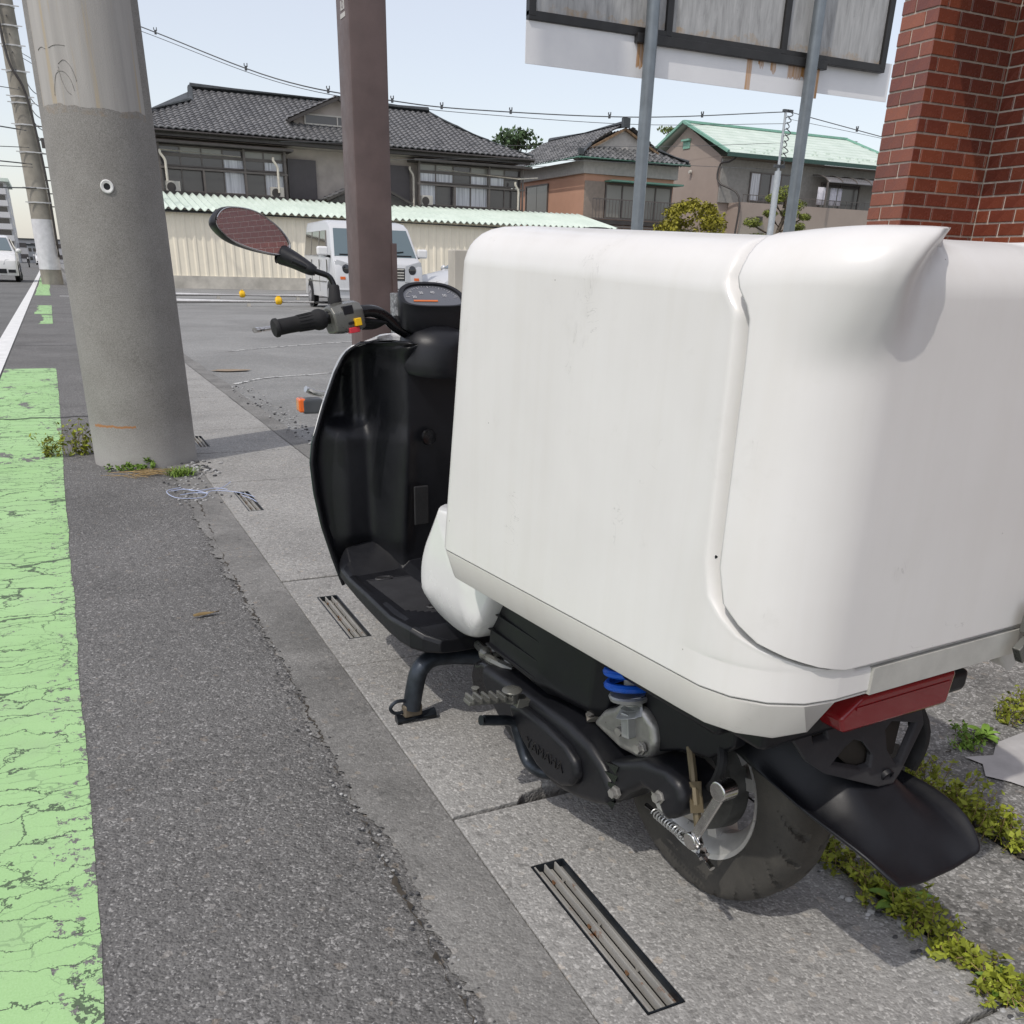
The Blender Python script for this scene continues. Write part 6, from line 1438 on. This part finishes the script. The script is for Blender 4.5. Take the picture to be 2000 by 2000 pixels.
# front indicator and rack bar
for sg in (-1, 1):
    m = MB(); m.obox((sg*.262, 1.285, .680), (Vector((1, .12*sg, .0)).normalized(), Vector((-.12*sg, 1, 0)).normalized(), Vector((0, 0, 1))), .026, .022, .018); I_ = m.build('indicator', plain('dark_grey_plastic', (.05, .055, .062), .4), SC, bevel=.007, seg=3)
    m = MB(); m.obox((sg*.287, 1.288, .682), (Vector((1, .12*sg, .0)).normalized(), Vector((-.12*sg, 1, 0)).normalized(), Vector((0, 0, 1))), .010, .020, .0165); m.build('lens', MT['orange_lens'], I_, bevel=.005, seg=3)
    m = MB(); m.cyl((sg*.24, 1.29, .68), (sg*.20, 1.30, .68), .010, n=10); m.build('stalk', MT['rubber'], I_)
    m = MB(); m.tube(spline([(sg*.262, 1.325, .715), (sg*.228, 1.335, .702), (sg*.15, 1.375, .69)], 5), .008, 10); m.build('front_rack', MT['chrome'], SC)
m = MB(); m.tube(spline([(0, 1.23, .80), (0, 1.30, .55), (-.08, 1.36, .40)], 4), .02, 8); m.tube([(-.085, 1.33, .45), (-.085, 1.40, .22)], .018, 8); m.tube([(.085, 1.33, .45), (.085, 1.40, .22)], .018, 8); m.build('front_fork', MT['black_gloss'], SC)
rows = []
for j in range(17):
    a = R(15+150*j/16); rows.append([(x, 1.40+.25*math.cos(a)*.98, .2205+.25*math.sin(a)-abs(x)*.6) for x in (-.065, -.05, 0, .05, .065)])
m = MB(); m.grid(rows); m.build('front_fender', MT['white_body'], SC, solid=.004)
m = MB(); m.ball((0, 1.33, .76), .075, 20, 12, (1.1, .5, .8)); m.build('headlight', MT['lens_clear'], SC)
# ================================================================== weeds, stones, litter
GRP = 'weeds growing in the joints'
def weed(loc, label, w, n, h, lf=LF_weed, leaf=.012, along=(1, 0), stems=12, cat='weed'):
    e_ = empty('weed', (loc[0], loc[1], .006)); tag(e_, label, cat, GRP); cr = MB(); st = MB(); ax_ = Vector((along[0], along[1], 0)).normalized(); px_ = Vector((-ax_.y, ax_.x, 0))
    for i in range(stems):
        u, v = rnd.uniform(-1, 1)*w, rnd.gauss(0, .022); b_ = ax_*u+px_*v; hh = h*rnd.uniform(.35, 1.1)*(1-.4*abs(u)/w); tip = b_+Vector((rnd.gauss(0, .35)*hh, rnd.gauss(0, .35)*hh, hh))
        P = spline([tuple(b_), tuple((b_+tip)/2+Vector((rnd.gauss(0, .006), rnd.gauss(0, .006), .004))), tuple(tip)], 3); st.tube(P, .0009, 4)
        for k_ in range(n//stems):
            p = P[rnd.randrange(len(P))]; leaf_mesh(cr, p+Vector((rnd.gauss(0, .006), rnd.gauss(0, .006), rnd.uniform(-.002, .006))), 1, (.004, .004, .003), leaf*rnd.choice((.6, .8, 1, 1.5)), up_bias=1.0)
    for i in range(stems//2):
        u, v = rnd.uniform(-1, 1)*w, rnd.gauss(0, .02); b_ = ax_*u+px_*v; a2 = rnd.uniform(0, 6.28); l_ = h*rnd.uniform(.5, 1.3); d = Vector((math.cos(a2)*.6, math.sin(a2)*.6, .75)); s_ = Vector((-math.sin(a2), math.cos(a2), 0))*.0011; cr.cur = rnd.choice((0, 1, 2))
        cr.add([b_-s_, b_+s_, b_+d*l_*.6+s_*.8, b_+d*l_*.6-s_*.8, b_+d*l_+Vector((0, 0, -.3*l_))], [(0, 1, 2, 3), (3, 2, 4)])
    st.build('stem', LF_dry[0], e_, fix=False); cr.build('foliage', lf, e_, flat=True, fix=False); return e_
weed((1.160, .965), 'weeds in the joint just behind the scooter rear tyre', .05, 416, .05, along=(0, 1), stems=26)
weed((1.175, .875), 'leafy weed under the rear fender tip', .05, 416, .055, along=(.1, 1), stems=26)
weed((1.165, .775), 'dense low weed strip right of the rear wheel shadow', .07, 615, .045, along=(.05, 1), stems=36)
weed((1.160, .665), 'yellowish weed mat towards the bottom right corner', .06, 515, .035, along=(0, 1), stems=32)
weed((1.150, .575), 'weed clump at the bottom right corner of the picture', .06, 515, .04, along=(0, 1), stems=30)
weed((1.515, 1.10), 'tall feathery weed right of the black fender', .06, 615, .075, along=(0, 1), stems=34)
weed((1.520, .985), 'bushy yellow-green weed in the right-hand joint', .06, 813, .075, along=(0, 1), stems=40)
weed((1.525, .895), 'spreading low weed nearest the camera in the right-hand joint', .06, 714, .05, along=(0, 1), stems=40)
weed((1.51, 1.23), 'small weed tuft behind the number plate bracket', .05, 238, .03, along=(0, 1), stems=16)
weed((1.80, 1.225), 'green weed tuft on the crack beyond the tail light', .05, 297, .03, LF_rosette, along=(1, .1), stems=18)
weed((2.04, 1.27), 'weed at the right edge beyond the latch', .07, 620, .08, along=(1, .1), stems=30)
weed((-.03, 5.62), 'sprawling yellowish weed at the left foot of the near utility pole', .16, 700, .17, leaf=.022, along=(1, .1), stems=46)
weed((.20, 5.075), 'small clover-like weed in front of the near utility pole', .10, 260, .04, LF_rosette, leaf=.02, along=(1, -.05), stems=16)
weed((.315, 5.06), 'single upright sprig against the near utility pole', .012, 60, .085, LF_rosette, leaf=.025, along=(1, 0), stems=1)
def rosette(loc, label, n, L):
    e_ = empty('weed', (loc[0], loc[1], .008)); tag(e_, label, 'weed', GRP)
    for i in range(n):
        a = i*2.4+rnd.uniform(-.3, .3); l_ = L*rnd.uniform(.6, 1.1); rows_ = []; up_ = rnd.uniform(.2, .6)
        for j in range(7):
            t = j/6; w_ = l_*.20*math.sin(math.pi*min(1, .12+t*.86))**.8; c = Vector((math.cos(a)*l_*t, math.sin(a)*l_*t, l_*up_*math.sin(t*2.2)*.6)); s_ = Vector((-math.sin(a), math.cos(a), 0))
            rows_.append([c-s_*w_+Vector((0, 0, .003)), c, c+s_*w_+Vector((0, 0, .003))])
        q = MB(); q.grid(rows_); q.build('leaf', LF_rosette[i % 3], e_, fix=False)
rosette((1.168, .835), 'weed with long pointed leaves below the fender', 9, .055)
rosette((1.158, .627), 'bright broad-leaved rosette among the weeds at bottom right', 8, .045)
rosette((1.86, 1.225), 'flat green rosette on the crack beyond the tail light', 9, .05)
# grass tuft and dead straw by the pole
e_ = empty('grass_tuft', (.44, 4.86, .004)); tag(e_, 'bright green grass tuft between the near pole and the gutter', 'grass'); q = MB()
for i in range(150):
    a = rnd.uniform(0, 6.28); r_ = rnd.uniform(0, .07); l_ = rnd.uniform(.05, .11); b_ = Vector((r_*math.cos(a), r_*.8*math.sin(a), 0)); a2 = rnd.uniform(0, 6.28); d = Vector((math.cos(a2)*.55, math.sin(a2)*.55, .6)); s_ = Vector((-math.sin(a2), math.cos(a2), 0))*.0022; q.cur = rnd.choice((0, 1, 2))
    q.add([b_-s_, b_+s_, b_+d*l_*.6+s_*.8, b_+d*l_*.6-s_*.8, b_+d*l_+Vector((0, 0, -.25*l_))], [(0, 1, 2, 3), (3, 2, 4)])
q.build('blades', LF_grass, e_, flat=True, fix=False)
e_ = empty('dry_straw', (.30, 4.92, .004)); tag(e_, 'dead brown straw lying in front of the near pole', 'straw'); q = MB()
for i in range(46):
    a = rnd.uniform(-.7, .7); c = Vector((rnd.gauss(0, .055), rnd.gauss(0, .04), rnd.uniform(.002, .014))); d = Vector((math.cos(a), math.sin(a), rnd.uniform(-.1, .1)))*rnd.uniform(.03, .09); q.tube(spline([tuple(c-d), tuple(c+Vector((0, rnd.gauss(0, .01), .006))), tuple(c+d)], 3), .0013, 4)
q.build('stalks', LF_dry[1], e_, fix=False)
e_ = empty('dry_straw', (1.16, .60, .004)); tag(e_, 'dry straw and dead leaves at the joint near the bottom right corner', 'straw'); q = MB()
for i in range(40):
    a = rnd.uniform(.6, 2.4); c = Vector((rnd.gauss(0, .018), rnd.gauss(0, .06), rnd.uniform(.003, .012))); d = Vector((math.cos(a), math.sin(a), rnd.uniform(-.1, .2)))*rnd.uniform(.012, .03); q.tube(spline([tuple(c-d), tuple(c+Vector((rnd.gauss(0, .004), 0, .003))), tuple(c+d)], 3), .0007, 4)
q.build('stalks', LF_dry[2], e_, fix=False)
# blue string trailing into a grate
MT['string'] = plain('pale_blue_string', (.42, .48, .66), .7)
q = MB()
for pts in ([(.40, 4.52), (.33, 4.46), (.36, 4.33), (.47, 4.30), (.52, 4.40), (.60, 4.37), (.66, 4.31), (.69, 4.22)], [(.40, 4.50), (.46, 4.44), (.55, 4.46), (.60, 4.42)], [(.34, 4.46), (.42, 4.47), (.50, 4.38), (.45, 4.41), (.38, 4.38)], [(.55, 4.42), (.60, 4.50), (.64, 4.58)], [(.64, 4.28), (.67, 4.20), (.68, 4.12)]):
    q.tube(spline([(x, y, .012+rnd.uniform(0, .006)) for x, y in pts], 7), .0019, 5)
tag(q.build('string', MT['string']), 'tangled pale blue string lying across the gutter by the grate', 'string')
# fallen leaf, small stones
q = MB(); rows = []
for j in range(6): t = j/5; w_ = .010*math.sin(math.pi*(.05+.9*t)); rows.append([(-.04+.08*t, -w_, .004+.006*t), (-.04+.08*t, 0, .010+.003*math.sin(t*5)), (-.04+.08*t, w_, .005)])
q.grid(rows); o = q.build('fallen_leaf', LF_dry[0], solid=.001); o.location = (.27, 2.75, .002); o.rotation_euler = (0, 0, .15); tag(o, 'dry brown leaf lying on the asphalt left of the gutter edge', 'leaf')
STN = plain('pebble_stone', (.34, .34, .335), .85, var=.4, scale=20); STD = plain('dark_pebble', (.07, .07, .072), .8, var=.3, scale=20)
def pebbles(name, label, spots, mats):
    q_ = MB()
    for (x, y, r_) in spots:
        q_.cur = rnd.choice((0, 0, 1)); k0 = len(q_.v); q_.ball((x, y, .004+r_*.3), r_, 7, 5, (1, rnd.uniform(.6, 1), rnd.uniform(.45, .7)))
        for i in range(k0, len(q_.v)):
            v = Vector(q_.v[i]); c = Vector((x, y, .004+r_*.3)); q_.v[i] = tuple(c+(v-c)*rnd.uniform(.8, 1.2))
    o_ = q_.build(name, mats, angle=20); tag(o_, label, kind='stuff'); return o_
sp = []
for i in range(90): y = rnd.uniform(.55, 1.1); sp.append((1.125+rnd.gauss(0, .022), y, rnd.choice((.002, .003, .004, .006))))
for (x, y) in ((1.10, .885), (1.112, .845), (1.118, .835), (1.135, .80)): sp.append((x, y, .0085))
pebbles('gravel', 'loose white and grey pebbles along the right side of the gutter', sp, [STN, STD])
sp = [(rnd.gauss(.392+.012*math.sin(y_*3), .013), y_, rnd.choice((.0012, .0018, .0025, .004))) for y_ in [rnd.uniform(.75, 3.2) for _ in range(420)]]
pebbles('gravel', 'crumbled asphalt grit along the gutter edge seam', sp, [STD, STN])
sp = [(rnd.gauss(.55, .05), rnd.gauss(5.0, .12), rnd.choice((.006, .009, .012))) for _ in range(60)]+[(1.33+rnd.gauss(0, .06), rnd.uniform(4.6, 8.5), rnd.choice((.004, .006, .010))) for _ in range(240)]+[(rnd.gauss(.46, .05), rnd.uniform(4.2, 4.9), .007) for _ in range(80)]
pebbles('gravel', 'gravel and broken asphalt along the car park side of the gutter', sp, [STN, STD])
outline_sheet('dirt_patch', [(1.30, 5.35), (1.36, 5.22), (1.50, 5.18), (1.60, 5.28), (1.62, 5.5), (1.50, 5.62), (1.38, 5.58)], .002, plain('dry_dirt', (.27, .21, .155), .95, var=.3, scale=14))
outline_sheet('dirt_patch', [(1.30, 9.9), (1.45, 9.82), (1.65, 9.85), (1.72, 9.95), (1.55, 10.02), (1.4, 10.02)], .0, plain('dry_mud', (.27, .21, .15), .95, var=.3, scale=10))
